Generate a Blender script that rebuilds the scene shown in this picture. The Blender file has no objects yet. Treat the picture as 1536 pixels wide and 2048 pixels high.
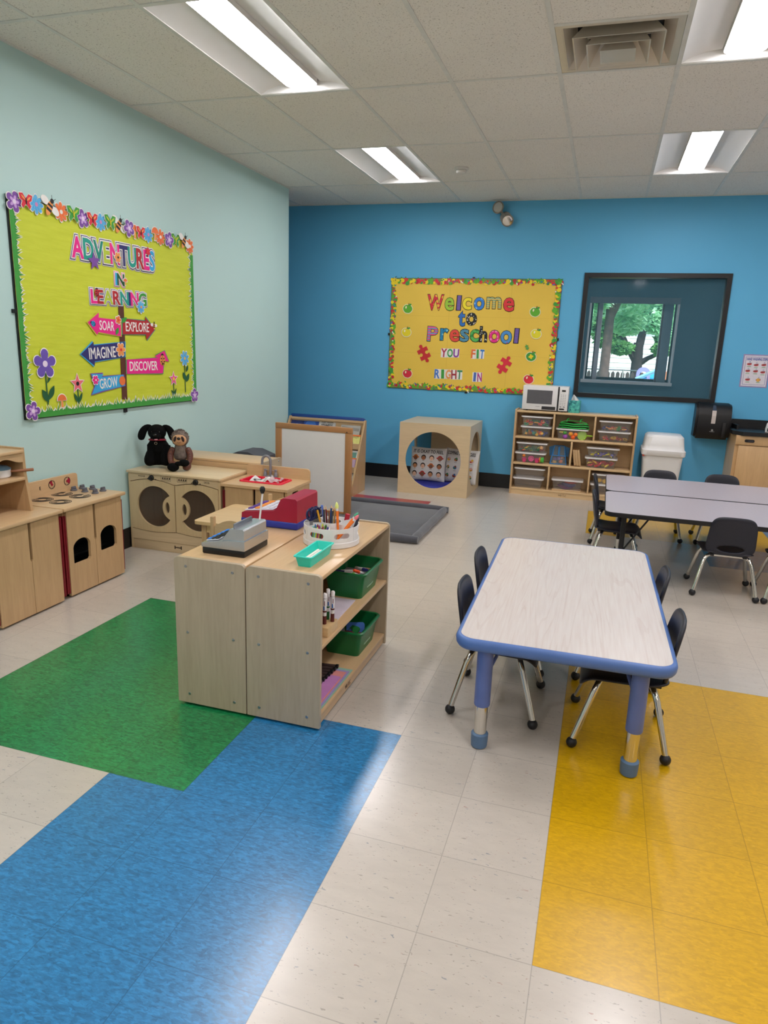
import bpy, bmesh, math, random
from mathutils import Matrix, Vector
from mathutils.geometry import tessellate_polygon
PI = math.pi
R = math.radians
random.seed(7)
SC = bpy.context.scene
COL = SC.collection

# ------------------------------------------------------------------ camera
YAW, PITCH, ROLL, FPX = 0.2962109, 0.2361987, 0.0364161, 1387.98
CAMPOS = Vector((0.0234190, -1.5129258, 1.5241323))
_cy, _sy, _cp, _sp = math.cos(YAW), math.sin(YAW), math.cos(PITCH), math.sin(PITCH)
_f = Vector((-_sy*_cp, _cy*_cp, -_sp)); _r = Vector((_cy, _sy, 0)); _u = _r.cross(_f)
_c, _s = math.cos(ROLL), math.sin(ROLL)
_right, _up = _c*_r + _s*_u, -_s*_r + _c*_u
cam_data = bpy.data.cameras.new('camera')
cam_data.sensor_fit = 'VERTICAL'; cam_data.sensor_height = 36.0; cam_data.lens = FPX/2048*36.0
cam_data.clip_start = 0.05; cam_data.clip_end = 300
cam = bpy.data.objects.new('camera', cam_data); COL.objects.link(cam)
cam.matrix_world = Matrix(((_right.x, _up.x, -_f.x, CAMPOS.x), (_right.y, _up.y, -_f.y, CAMPOS.y), (_right.z, _up.z, -_f.z, CAMPOS.z), (0, 0, 0, 1)))
SC.camera = cam

# ------------------------------------------------------------------ world, sun, exposure
world = bpy.data.worlds.new('World'); SC.world = world; world.use_nodes = True
wn = world.node_tree.nodes; wl = world.node_tree.links
sky = wn.new('ShaderNodeTexSky')
sky.sky_type = 'NISHITA'; sky.sun_disc = False; sky.sun_elevation = R(55); sky.sun_rotation = R(120); sky.air_density = 1.0; sky.dust_density = 2.0
wl.new(sky.outputs[0], wn['Background'].inputs[0]); wn['Background'].inputs[1].default_value = 0.7
sun_data = bpy.data.lights.new('sun', 'SUN'); sun_data.energy = 5.0; sun_data.angle = R(2); sun_data.color = (1, 0.96, 0.9)
sun = bpy.data.objects.new('sun', sun_data); COL.objects.link(sun); sun.rotation_euler = (R(38), 0, R(25)); sun.location = (0, 12, 12)
LAMP = 31.0            # radiance of the ceiling diffusers
SC.view_settings.view_transform = 'Standard'; SC.view_settings.look = 'None'
SC.view_settings.exposure = 0.0; SC.view_settings.gamma = 1.0; SC.view_settings.use_curve_mapping = False
SC.cycles.max_bounces = 10; SC.cycles.diffuse_bounces = 5; SC.cycles.transparent_max_bounces = 24
SC.cycles.sample_clamp_indirect = 6.0

# ------------------------------------------------------------------ materials
def lin(h):
    h = h.lstrip('#'); v = [int(h[i:i+2], 16)/255 for i in (0, 2, 4)]
    return tuple((x/12.92 if x <= 0.04045 else ((x+0.055)/1.055)**2.4) for x in v)
def mixc(nt, fac, a, b):
    n = nt.nodes.new('ShaderNodeMix'); n.data_type = 'RGBA'
    for s, v in ((n.inputs[0], fac), (n.inputs[6], a), (n.inputs[7], b)):
        if hasattr(v, 'is_output'): nt.links.new(v, s)
        elif isinstance(v, (int, float)): s.default_value = v
        else: s.default_value = (*v, 1)
    return n.outputs[2]
def mth(nt, op, a, b=None, c=None):
    n = nt.nodes.new('ShaderNodeMath'); n.operation = op
    for i, v in enumerate((a, b, c)):
        if v is None: continue
        if hasattr(v, 'is_output'): nt.links.new(v, n.inputs[i])
        else: n.inputs[i].default_value = v
    return n.outputs[0]
def ramp(nt, fac, lo, hi):
    n = nt.nodes.new('ShaderNodeMapRange'); n.inputs[1].default_value = lo; n.inputs[2].default_value = hi
    nt.links.new(fac, n.inputs[0]); return n.outputs[0]
def coords(nt, scale=(1, 1, 1), world_space=False):
    if world_space:
        g = nt.nodes.new('ShaderNodeNewGeometry').outputs['Position']
    else:
        g = nt.nodes.new('ShaderNodeTexCoord').outputs['Object']
    m = nt.nodes.new('ShaderNodeMapping'); m.inputs['Scale'].default_value = scale; nt.links.new(g, m.inputs[0])
    return m.outputs[0]
def noise(nt, co, scale, detail=3, rough=0.5, dist=0.0):
    n = nt.nodes.new('ShaderNodeTexNoise'); n.inputs['Scale'].default_value = scale; n.inputs['Detail'].default_value = detail
    n.inputs['Roughness'].default_value = rough; n.inputs['Distortion'].default_value = dist; nt.links.new(co, n.inputs['Vector'])
    return n.outputs[0]
def base(name):
    m = bpy.data.materials.new(name); m.use_nodes = True
    return m, m.node_tree, m.node_tree.nodes['Principled BSDF']
def bump(nt, p, h, strength=0.1, dist=0.002):
    b = nt.nodes.new('ShaderNodeBump'); b.inputs['Strength'].default_value = strength; b.inputs['Distance'].default_value = dist
    nt.links.new(h, b.inputs['Height']); nt.links.new(b.outputs[0], p.inputs['Normal'])
def MAT(name, hexc, rough=0.5, metal=0.0, var=0.06, nscale=14, bmp=0.0, coat=0.0, spec=0.5, emit=0, sheen=0):
    m, nt, p = base(name); c = lin(hexc)
    n = noise(nt, coords(nt), nscale, 3)
    col = mixc(nt, ramp(nt, n, 0.3, 0.7), tuple(x*(1-var) for x in c), tuple(min(1, x*(1+var)) for x in c))
    nt.links.new(col, p.inputs['Base Color']); p.inputs['Roughness'].default_value = rough; p.inputs['Metallic'].default_value = metal
    p.inputs['Specular IOR Level'].default_value = spec; p.inputs['Coat Weight'].default_value = coat; p.inputs['Coat Roughness'].default_value = 0.15
    if sheen: p.inputs['Sheen Weight'].default_value = sheen
    if bmp: bump(nt, p, noise(nt, coords(nt), nscale*6, 4), bmp)
    if emit: nt.links.new(col, p.inputs['Emission Color']); p.inputs['Emission Strength'].default_value = emit
    return m
def WOOD(name, hexc, axis='z', var=0.10, rough=0.35, grain=1.0, figure=0.5):
    m, nt, p = base(name); c = lin(hexc)
    sc = {'x': (1.1, 14, 14), 'y': (14, 1.1, 14), 'z': (14, 14, 1.1)}[axis]
    co = coords(nt, sc)
    n1 = noise(nt, co, 1.0*grain, 4, 0.55, 1.2); n2 = noise(nt, co, 6.0*grain, 3, 0.6, 0.2)
    f = mth(nt, 'ADD', mth(nt, 'MULTIPLY', ramp(nt, n1, 0.3, 0.7), figure), mth(nt, 'MULTIPLY', ramp(nt, n2, 0.3, 0.7), 1-figure))
    col = mixc(nt, f, tuple(x*y for x, y in zip(c, (1-var, 1-var*1.15, 1-var*1.35))), tuple(min(1, x*(1+var*0.6)) for x in c))
    nt.links.new(col, p.inputs['Base Color']); p.inputs['Roughness'].default_value = rough; p.inputs['Specular IOR Level'].default_value = 0.4
    p.inputs['Coat Weight'].default_value = 0.25; p.inputs['Coat Roughness'].default_value = 0.22
    return m
def CLEAR(name, hexc, alpha=0.25, rough=0.15, spec=0.5):
    m, nt, p = base(name)
    n = noise(nt, coords(nt), 10, 2); c = lin(hexc)
    col = mixc(nt, n, tuple(x*0.94 for x in c), c); nt.links.new(col, p.inputs['Base Color'])
    p.inputs['Roughness'].default_value = rough; p.inputs['Alpha'].default_value = alpha; p.inputs['Specular IOR Level'].default_value = spec
    return m
def SPOTS(name, a, b, scale=60, thr=0.35, kind='dots'):
    m, nt, p = base(name)
    if kind == 'dots':
        v = nt.nodes.new('ShaderNodeTexVoronoi'); v.inputs['Scale'].default_value = scale; nt.links.new(coords(nt), v.inputs['Vector'])
        f = mth(nt, 'LESS_THAN', v.outputs['Distance'], thr)
    elif kind == 'stripes':
        w = nt.nodes.new('ShaderNodeTexWave'); w.inputs['Scale'].default_value = scale; w.inputs['Distortion'].default_value = 1.5
        w.bands_direction = 'Y'; nt.links.new(coords(nt), w.inputs['Vector']); f = mth(nt, 'GREATER_THAN', w.outputs['Fac'], thr)
    else:
        f = mth(nt, 'GREATER_THAN', noise(nt, coords(nt), scale, 2), thr)
    nt.links.new(mixc(nt, f, lin(a), lin(b)), p.inputs['Base Color']); p.inputs['Roughness'].default_value = 0.5
    return m
TILE = 0.3048
def seam(nt, co, width):
    sx = nt.nodes.new('ShaderNodeSeparateXYZ'); nt.links.new(co, sx.inputs[0])
    a = mth(nt, 'ABSOLUTE', mth(nt, 'SUBTRACT', mth(nt, 'FRACT', sx.outputs[0]), 0.5)); b = mth(nt, 'ABSOLUTE', mth(nt, 'SUBTRACT', mth(nt, 'FRACT', sx.outputs[1]), 0.5))
    return mth(nt, 'GREATER_THAN', mth(nt, 'MAXIMUM', a, b), 0.5-width)
def FLOOR(name, hexc, lo, hi, flecks=False, seamc=0.45):
    m, nt, p = base(name); c = lin(hexc)
    co = coords(nt, (1/TILE,)*3, True)
    fl = nt.nodes.new('ShaderNodeVectorMath'); fl.operation = 'FLOOR'; nt.links.new(co, fl.inputs[0])
    wn_ = nt.nodes.new('ShaderNodeTexWhiteNoise'); nt.links.new(fl.outputs[0], wn_.inputs[0])
    st = coords(nt, (10, 26, 10), True)
    off = nt.nodes.new('ShaderNodeVectorMath'); off.operation = 'MULTIPLY_ADD'; nt.links.new(wn_.outputs[1], off.inputs[0]); off.inputs[1].default_value = (40, 40, 40); nt.links.new(st, off.inputs[2])
    n1 = noise(nt, off.outputs[0], 3.6 if not flecks else 1.0, 4, 0.62, 0.4)
    if not flecks:      # chip pattern: small flakes of lighter and darker colour
        vv = nt.nodes.new('ShaderNodeTexVoronoi'); vv.inputs['Scale'].default_value = 7.0
        dd = nt.nodes.new('ShaderNodeVectorMath'); dd.operation = 'MULTIPLY_ADD'; nz = nt.nodes.new('ShaderNodeTexNoise'); nz.inputs['Scale'].default_value = 2.5; nt.links.new(off.outputs[0], nz.inputs['Vector'])
        nt.links.new(nz.outputs['Color'], dd.inputs[0]); dd.inputs[1].default_value = (.6, .6, .6); nt.links.new(off.outputs[0], dd.inputs[2]); nt.links.new(dd.outputs[0], vv.inputs['Vector'])
        n1 = mth(nt, 'ADD', mth(nt, 'MULTIPLY', n1, 0.68), mth(nt, 'MULTIPLY', vv.outputs['Color'], 0.32))
    col = mixc(nt, ramp(nt, n1, 0.33, 0.68), tuple(x*lo for x in c), tuple(min(1, x*hi) for x in c))
    if flecks:
        for k, (fc, thr, s) in enumerate((('#4f6478', 0.715, 1.9), ('#9a6a58', 0.73, 2.3), ('#7c7468', 0.685, 3.0))):
            o2 = nt.nodes.new('ShaderNodeVectorMath'); o2.operation = 'ADD'; nt.links.new(off.outputs[0], o2.inputs[0]); o2.inputs[1].default_value = (13*k+3, 7*k, 5*k)
            f = mth(nt, 'MULTIPLY', ramp(nt, noise(nt, o2.outputs[0], s*2.1, 2, 0.5, 0.6), thr-0.01, thr+0.02), 0.55)
            col = mixc(nt, f, col, lin(fc))
    else:
        f = mth(nt, 'MULTIPLY', ramp(nt, noise(nt, off.outputs[0], 4.6, 2, 0.5, 0.5), 0.66, 0.74), 0.22)
        col = mixc(nt, f, col, tuple(min(1, x*1.35+0.08) for x in c))
    b = nt.nodes.new('ShaderNodeMix'); 
    tint = mth(nt, 'ADD', 0.96, mth(nt, 'MULTIPLY', wn_.outputs[0], 0.07))
    mul = nt.nodes.new('ShaderNodeVectorMath'); mul.operation = 'SCALE'; nt.links.new(col, mul.inputs[0]); nt.links.new(tint, mul.inputs['Scale'])
    col = mixc(nt, mth(nt, 'MULTIPLY', seam(nt, co, 0.0045), 0.6), mul.outputs[0], tuple(x*seamc for x in c))
    nt.links.new(col, p.inputs['Base Color'])
    p.inputs['Roughness'].default_value = 0.30; p.inputs['Specular IOR Level'].default_value = 0.45
    p.inputs['Coat Weight'].default_value = 0.45; p.inputs['Coat Roughness'].default_value = 0.18
    bump(nt, p, noise(nt, coords(nt, (1, 1, 1), True), 90, 3), 0.05, 0.002)
    return m
def CEIL():
    m, nt, p = base('ceiling_tile'); c = lin('#ebe7df'); co = coords(nt, (1, 1, 1), True)
    v = noise(nt, co, 125, 2, 0.5, 1.0); v2 = noise(nt, co, 160, 1)
    f = mth(nt, 'MULTIPLY', ramp(nt, v, 0.60, 0.68), 0.62)
    col = mixc(nt, f, mixc(nt, ramp(nt, noise(nt, co, 1.3, 2), 0.3, 0.7), tuple(x*0.95 for x in c), c), lin('#857c70'))
    nt.links.new(col, p.inputs['Base Color']); p.inputs['Roughness'].default_value = 0.95; p.inputs['Specular IOR Level'].default_value = 0.1
    bump(nt, p, v, -0.3, 0.003)
    return m
def WALL(name, hexc, rough=0.55):
    m, nt, p = base(name); c = lin(hexc); co = coords(nt, (1, 1, 1), True)
    col = mixc(nt, ramp(nt, noise(nt, co, 1.7, 3), 0.3, 0.7), tuple(x*0.97 for x in c), c)
    nt.links.new(col, p.inputs['Base Color']); p.inputs['Roughness'].default_value = rough; p.inputs['Specular IOR Level'].default_value = 0.35
    bump(nt, p, noise(nt, co, 220, 3), 0.06, 0.001)
    return m

MT = {}
def mt(k): return MT[k]
MT.update(
    floor_beige=FLOOR('floor_beige', '#c2b9ae', 0.95, 1.03, True, 0.5), floor_yellow=FLOOR('floor_yellow', '#d0a10a', 0.86, 1.09),
    floor_blue=FLOOR('floor_blue', '#2a78ac', 0.68, 1.32), floor_green=FLOOR('floor_green', '#1b7f49', 0.60, 1.40), floor_red=FLOOR('floor_red', '#a82a3c', 0.85, 1.15),
    ceil=CEIL(), wall_teal=WALL('wall_pale_teal', '#bbd9d6'), wall_blue=WALL('wall_blue', '#5fb0da'), wall_plain=WALL('wall_plain', '#c9c6bd'), wall_far=WALL('wall_far_room', '#446d7c'),
    white=MAT('white_plastic', '#e4e2e1', 0.38, var=0.01), whitem=MAT('white_metal', '#e4e2df', 0.45, var=0.01), offwhite=MAT('off_white', '#d6d3cd', 0.5), tbar=MAT('grid_metal', '#d8d8d2', 0.55),
    black=MAT('black_plastic', '#0f0f12', 0.4), blackm=MAT('black_matte', '#121113', 0.6), chair=MAT('navy_black_plastic', '#1c1d29', 0.42, bmp=0.05), rubber=MAT('black_rubber', '#141418', 0.5),
    chrome=MAT('chrome', '#d9d6d0', 0.12, 1.0, 0.02), steel=MAT('steel', '#a9a9ab', 0.35, 1.0), silver=MAT('silver_paint', '#cbcdd1', 0.27, 0.88, var=0.02), silver2=MAT('silver_dark', '#868a90', 0.35, 0.7),
    maple_x=WOOD('maple_x', '#d9b98c', 'x'), maple_z=WOOD('maple_z', '#d3b285', 'z'), pale_x=WOOD('pale_ply_x', '#d8c09a', 'x', 0.1), pale_z=WOOD('pale_ply_z', '#d2b98f', 'z', 0.1), ply_end=WOOD('plywood_end_shaded', '#b5a48b', 'z', 0.13), ply_z=WOOD('plywood_z', '#c4a277', 'z', 0.13), ply_x=WOOD('plywood_x', '#d0ae84', 'x', 0.1),  # shelf end plywood greyed and darkened: their shade is put into the colour
    pine_x=WOOD('pine_x', '#d9b888', 'x', 0.14), oak=WOOD('oak_frame', '#b98657', 'z', 0.14), oak_x=WOOD('oak_frame_x', '#b98657', 'x', 0.14), darkwood=WOOD('dark_interior', '#7d6040', 'z', 0.12), cabwood=WOOD('cabinet_oak', '#cfa878', 'z', 0.12),
    red=MAT('red_plastic', '#9e1034', 0.4), redp=MAT('bright_red_plastic', '#e0173a', 0.35), redstrip=MAT('dark_red_strip', '#7a0c1c', 0.45), bluep=MAT('blue_plastic', '#27359a', 0.4), navy=MAT('navy_plastic', '#1b2250', 0.4),
    greenbin=MAT('green_plastic', '#0a6a36', 0.33), aqua=MAT('aqua_plastic', '#2fd3c0', 0.4), greyknob=MAT('grey_plastic', '#5b5c64', 0.45), greyf=MAT('grey_faucet', '#7e7f85', 0.4),
    mat_grey=MAT('charcoal_plush', '#47484f', 0.85, var=0.18, nscale=5, bmp=0.5, sheen=0.4), cushion_grey=MAT('grey_cushion', '#4c4d54', 0.7), cushion_blue=MAT('blue_cushion', '#26309a', 0.6), bluemat=MAT('blue_vinyl', '#173f86', 0.45),
    wb=MAT('whiteboard', '#efedec', 0.25, var=0.01), paper=MAT('paper', '#dfdcdc', 0.8), lilac=MAT('lilac_paper', '#cfc5d2', 0.8), laminate=MAT('mauve_laminate', '#b7adb3', 0.32, var=0.03, nscale=60), bumper=MAT('blue_edge', '#4f70ae', 0.45), footblue=MAT('slate_foot', '#54708f', 0.5),
    navy_leg=MAT('blue_leg', '#5a6fae', 0.4), fur_black=MAT('black_plush', '#070708', 0.9, var=0.3, nscale=60, bmp=0.6, spec=0.15), fur_brown=MAT('brown_grey_fur', '#6f625a', 0.95, var=0.35, nscale=45, bmp=0.8), face_tan=MAT('tan_felt', '#c99a72', 0.8), cord_brown=SPOTS('brown_corduroy', '#4b271d', '#6b3a2b', 60, 0.5, 'stripes'),
    dkbrown=MAT('dark_brown', '#2d1712', 0.7), pink=MAT('pink', '#d98b98', 0.6), glass=CLEAR('window_glass', '#5f8ea0', 0.16, 0.06, 0.25), tub=CLEAR('clear_tub', '#cfcac6', 0.17, 0.15), smoke=CLEAR('smoky_pane', '#6a5a50', 0.35, 0.1), clearbag=CLEAR('clear_bag', '#e8e6ea', 0.5, 0.15),
)
def lamp_mat():
    m, nt, p = base('lamp_diffuser'); n = noise(nt, coords(nt), 3, 1)
    nt.links.new(mixc(nt, n, (1, 0.955, 0.965), (1, 0.965, 0.985)), p.inputs['Emission Color']); p.inputs['Emission Strength'].default_value = LAMP
    p.inputs['Base Color'].default_value = (0.8, 0.8, 0.8, 1); return m
MT['lamp'] = lamp_mat()
def table_top_mat():
    m, nt, p = base('pale_woodgrain_laminate'); c = lin('#d3ccc8'); co = coords(nt, (13, .75, 13))
    n1 = noise(nt, co, 0.6, 2, 0.45, 0.5)
    w = mth(nt, 'FRACT', mth(nt, 'MULTIPLY', n1, 16.0)); ln = mth(nt, 'LESS_THAN', w, 0.16)
    n2 = noise(nt, coords(nt, (60, 3, 60)), 1.5, 3)
    f = mth(nt, 'ADD', mth(nt, 'MULTIPLY', ln, 0.2), mth(nt, 'MULTIPLY', ramp(nt, n2, 0.35, 0.7), 0.3))
    nt.links.new(mixc(nt, f, c, lin('#b9a59e')), p.inputs['Base Color']); p.inputs['Roughness'].default_value = 0.3; p.inputs['Specular IOR Level'].default_value = 0.4
    return m
MT['pale_top'] = table_top_mat()
_cc = {}
def C(hexc, rough=0.55):
    k = (hexc, rough)
    if k not in _cc: _cc[k] = MAT('paint_'+hexc.strip('#'), hexc, rough, var=0.04, nscale=25)
    return _cc[k]
# ------------------------------------------------------------------ mesh helpers
class MB:
    def __init__(self): self.bm = bmesh.new(); self.mats = []; self.cur = 0
    def use(self, m):
        if m not in self.mats: self.mats.append(m)
        self.cur = self.mats.index(m); return self
    def _mark(self, faces):
        for f in faces: f.material_index = self.cur
    def box(self, x0, x1, y0, y1, z0, z1, bev=0.0, seg=2, M=None):
        vs = [self.bm.verts.new((x, y, z)) for x in (x0, x1) for y in (y0, y1) for z in (z0, z1)]
        idx = ((0, 1, 3, 2), (4, 6, 7, 5), (0, 4, 5, 1), (2, 3, 7, 6), (0, 2, 6, 4), (1, 5, 7, 3))
        fs = [self.bm.faces.new([vs[i] for i in q]) for q in idx]; self._mark(fs)
        if bev > 0:
            es = list({e for f in fs for e in f.edges})
            r = bmesh.ops.bevel(self.bm, geom=es, offset=bev, segments=seg, affect='EDGES', profile=0.5); self._mark(r['faces'])
            vs = list({v for f in r['faces'] for v in f.verts} | {v for v in vs if v.is_valid})
        if M is not None: bmesh.ops.transform(self.bm, matrix=M, verts=[v for v in vs if v.is_valid])
        return self
    def prism(self, pts, a, b, axis='z', holes=(), M=None):
        """polygon in the plane across `axis`, pushed from a to b along it; axis z: (x,y); y: (x,z); x: (y,z)"""
        loops = [list(pts)] + [list(h) for h in holes]
        def P(q, t): return (q[0], q[1], t) if axis == 'z' else ((q[0], t, q[1]) if axis == 'y' else (t, q[0], q[1]))
        flat = [q for l in loops for q in l]
        tris = tessellate_polygon([[Vector((q[0], q[1], 0)) for q in l] for l in loops])
        va = [self.bm.verts.new(P(q, a)) for q in flat]; vb = [self.bm.verts.new(P(q, b)) for q in flat]
        new = []
        for t in tris:
            for V in (va, vb):
                try: new.append(self.bm.faces.new([V[i] for i in t]))
                except ValueError: pass
        o = 0
        for l in loops:
            n = len(l)
            for i in range(n):
                j = (i+1) % n
                try: new.append(self.bm.faces.new((va[o+i], va[o+j], vb[o+j], vb[o+i])))
                except ValueError: pass
            o += n
        self._mark(new); bmesh.ops.recalc_face_normals(self.bm, faces=new)
        if M is not None: bmesh.ops.transform(self.bm, matrix=M, verts=va+vb)
        return self
    def tube(self, pts, r, n=10, caps=True, closed=False):
        pts = [Vector(p) for p in pts]; N = len(pts); rings = []
        rs = r if isinstance(r, (list, tuple)) else [r]*N
        prev = None
        for i, p in enumerate(pts):
            if closed: t = pts[(i+1) % N]-pts[i-1]
            else: t = (pts[min(i+1, N-1)]-pts[max(i-1, 0)])
            t.normalize()
            if prev is None: prev = t.orthogonal().normalized()
            u = (prev-t*prev.dot(t)); u = u.normalized() if u.length > 1e-6 else t.orthogonal().normalized(); prev = u; v = t.cross(u)
            rings.append([self.bm.verts.new(p+(u*math.cos(2*PI*k/n)+v*math.sin(2*PI*k/n))*rs[i]) for k in range(n)])
        fs = []
        for i in range(N if closed else N-1):
            A, B = rings[i], rings[(i+1) % N]
            for k in range(n): fs.append(self.bm.faces.new((A[k], A[(k+1) % n], B[(k+1) % n], B[k])))
        if caps and not closed: fs += [self.bm.faces.new(rings[0][::-1]), self.bm.faces.new(rings[-1])]
        self._mark(fs); bmesh.ops.recalc_face_normals(self.bm, faces=fs); return self
    def lathe(self, prof, c=(0, 0, 0), n=28, axis='z', sx=1, sy=1):
        c = Vector(c); rings = []
        def P(r, h, a):
            x, y = r*math.cos(a)*sx, r*math.sin(a)*sy
            return c+Vector((x, y, h) if axis == 'z' else ((x, -h, y) if axis == 'y' else (h, x, y)))
        for r, h in prof:
            rings.append([self.bm.verts.new(P(0, h, 0))] if r < 1e-6 else [self.bm.verts.new(P(r, h, 2*PI*k/n)) for k in range(n)])
        fs = []
        for A, B in zip(rings, rings[1:]):
            for k in range(n):
                j = (k+1) % n
                if len(A) == 1 and len(B) == 1: continue
                q = (A[0], B[j], B[k]) if len(A) == 1 else ((A[k], A[j], B[0]) if len(B) == 1 else (A[k], A[j], B[j], B[k]))
                fs.append(self.bm.faces.new(q))
        self._mark(fs); bmesh.ops.recalc_face_normals(self.bm, faces=fs); return self
    def ball(self, c, r, s=(1, 1, 1), n=16, rot=None):
        M = Matrix.Translation(Vector(c)) @ (rot.to_4x4() if rot is not None else Matrix.Identity(4)) @ Matrix.Diagonal((r*s[0], r*s[1], r*s[2], 1))
        q = bmesh.ops.create_uvsphere(self.bm, u_segments=n, v_segments=max(6, n*2//3), radius=1, matrix=M)
        self._mark({f for v in q['verts'] for f in v.link_faces}); return self
    def cyl(self, c, r, h, axis='z', n=24, bev=0.0):
        if bev: return self.lathe([(0, 0), (r-bev, 0), (r, bev), (r, h-bev), (r-bev, h), (0, h)], c, n, axis)
        return self.lathe([(0, 0), (r, 0), (r, h), (0, h)], c, n, axis)
    def grid(self, fn, nu, nv, closed_u=False):
        V = [[self.bm.verts.new(fn(i/(nu if closed_u else nu-1), j/(nv-1))) for i in range(nu)] for j in range(nv)]; fs = []
        for j in range(nv-1):
            for i in range(nu if closed_u else nu-1):
                k = (i+1) % nu; fs.append(self.bm.faces.new((V[j][i], V[j][k], V[j+1][k], V[j+1][i])))
        self._mark(fs); return self
    def quad(self, *p):
        self._mark([self.bm.faces.new([self.bm.verts.new(q) for q in p])]); return self
    def mesh(self, me, M=None):
        n = len(self.bm.verts); nf = len(self.bm.faces); self.bm.from_mesh(me); self.bm.verts.ensure_lookup_table(); self.bm.faces.ensure_lookup_table()
        if M is not None: bmesh.ops.transform(self.bm, matrix=M, verts=self.bm.verts[n:])
        self._mark(self.bm.faces[nf:]); return self
    def build(self, name, mat=None, parent=None, loc=None, rot=None, smooth=True, angle=38):
        me = bpy.data.meshes.new(name); self.bm.to_mesh(me); self.bm.free()
        for m in (self.mats or [mat]): me.materials.append(m)
        if smooth:
            me.shade_smooth()
            try: me.set_sharp_from_angle(angle=R(angle))
            except Exception: pass
        o = bpy.data.objects.new(name, me); COL.objects.link(o)
        if parent is not None: o.parent = parent
        if loc is not None: o.location = loc
        if rot is not None: o.rotation_euler = rot
        return o
def tag(o, label=None, cat=None, group=None, kind=None):
    if label: o['label'] = label
    if cat: o['category'] = cat
    if group: o['group'] = group
    if kind: o['kind'] = kind
    return o
def thing(name, label, cat, loc=(0, 0, 0), rz=0.0, group=None, mw=None):
    o = bpy.data.objects.new(name, None); COL.objects.link(o); o.empty_display_size = 0.05
    if mw is not None: o.matrix_world = mw
    else: o.location = loc; o.rotation_euler = (0, 0, rz)
    return tag(o, label, cat, group)
def copy_tree(o, parent=None):
    c = o.copy(); COL.objects.link(c)
    if parent is not None: c.parent = parent
    for ch in list(KIDS(o)): copy_tree(ch, c)
    return c
def KIDS(o): return [x for x in COL.objects if x.parent == o]
def dup(o, loc, rz=0.0, label=None, group=None):
    c = copy_tree(o); c.location = loc; c.rotation_euler = (0, 0, rz)
    if label: c['label'] = label
    if group: c['group'] = group
    return c
def struct(o): o['kind'] = 'structure'; return o
# 2-D shapes
def rrect(x0, x1, y0, y1, r, n=6):
    out = []
    for cx, cy, a0 in ((x1-r, y1-r, 0), (x0+r, y1-r, 90), (x0+r, y0+r, 180), (x1-r, y0+r, 270)):
        for k in range(n+1): a = R(a0+90*k/n); out.append((cx+r*math.cos(a), cy+r*math.sin(a)))
    return out
def circ(cx, cy, r, n=40, ry=None, a0=0, a1=360):
    full = abs(a1-a0) >= 360; m = n if full else n+1
    return [(cx+r*math.cos(R(a0+(a1-a0)*k/n)), cy+(ry or r)*math.sin(R(a0+(a1-a0)*k/n))) for k in range(m)]
def flower(n, ro, ri, cx=0, cy=0, rot=0, steps=8, pw=0.6):
    N = n*steps
    return [(cx+(ri+(ro-ri)*abs(math.cos(n*a/2))**pw)*math.cos(a+rot), cy+(ri+(ro-ri)*abs(math.cos(n*a/2))**pw)*math.sin(a+rot)) for a in (2*PI*k/N for k in range(N))]
def star(n, ro, ri, cx=0, cy=0, rot=PI/2):
    return [(cx+(ro if k % 2 == 0 else ri)*math.cos(rot+PI*k/n), cy+(ro if k % 2 == 0 else ri)*math.sin(rot+PI*k/n)) for k in range(2*n)]
def leaf(x0, y0, x1, y1, w, n=8):
    d = Vector((x1-x0, y1-y0)); q = Vector((-d.y, d.x)).normalized(); L = []
    for s in (1, -1):
        rng = range(n+1) if s == 1 else range(n-1, 0, -1)
        for k in rng: t = k/n; p = Vector((x0, y0))+d*t+q*s*w*math.sin(PI*t); L.append((p.x, p.y))
    return L
def line2(x0, y0, x1, y1, w):
    d = Vector((x1-x0, y1-y0)); q = Vector((-d.y, d.x)).normalized()*w/2
    return [(x0+q.x, y0+q.y), (x0-q.x, y0-q.y), (x1-q.x, y1-q.y), (x1+q.x, y1+q.y)]
def grow(pts, d):
    cx = sum(p[0] for p in pts)/len(pts); cy = sum(p[1] for p in pts)/len(pts)
    out = []
    for x, y in pts:
        v = Vector((x-cx, y-cy)); l = v.length or 1; v = v*((l+d)/l); out.append((cx+v.x, cy+v.y))
    return out
def xf(pts, s=1, rot=0, cx=0, cy=0, sx=1):
    c, q = math.cos(rot), math.sin(rot)
    return [(cx+s*(c*x*sx-q*y), cy+s*(q*x*sx+c*y)) for x, y in pts]
_tc = {}
def text_me(body, offset=0.0, ext=0.05):
    k = (body, offset, ext)
    if k in _tc: return _tc[k]
    cu = bpy.data.curves.new('lettering', 'FONT'); cu.body = body; cu.size = 1.0; cu.extrude = ext; cu.bevel_depth = offset; cu.bevel_resolution = 1; cu.align_x = 'LEFT'; cu.resolution_u = 3
    ob = bpy.data.objects.new('lettering', cu); COL.objects.link(ob)
    dg = bpy.context.evaluated_depsgraph_get(); me = bpy.data.meshes.new_from_object(ob.evaluated_get(dg))
    bpy.data.objects.remove(ob); bpy.data.curves.remove(cu); _tc[k] = me; return me
def bounds(me):
    xs = [v.co.x for v in me.vertices]; ys = [v.co.y for v in me.vertices]
    return (min(xs), max(xs), min(ys), max(ys)) if xs else (0, .3, 0, .7)
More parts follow.
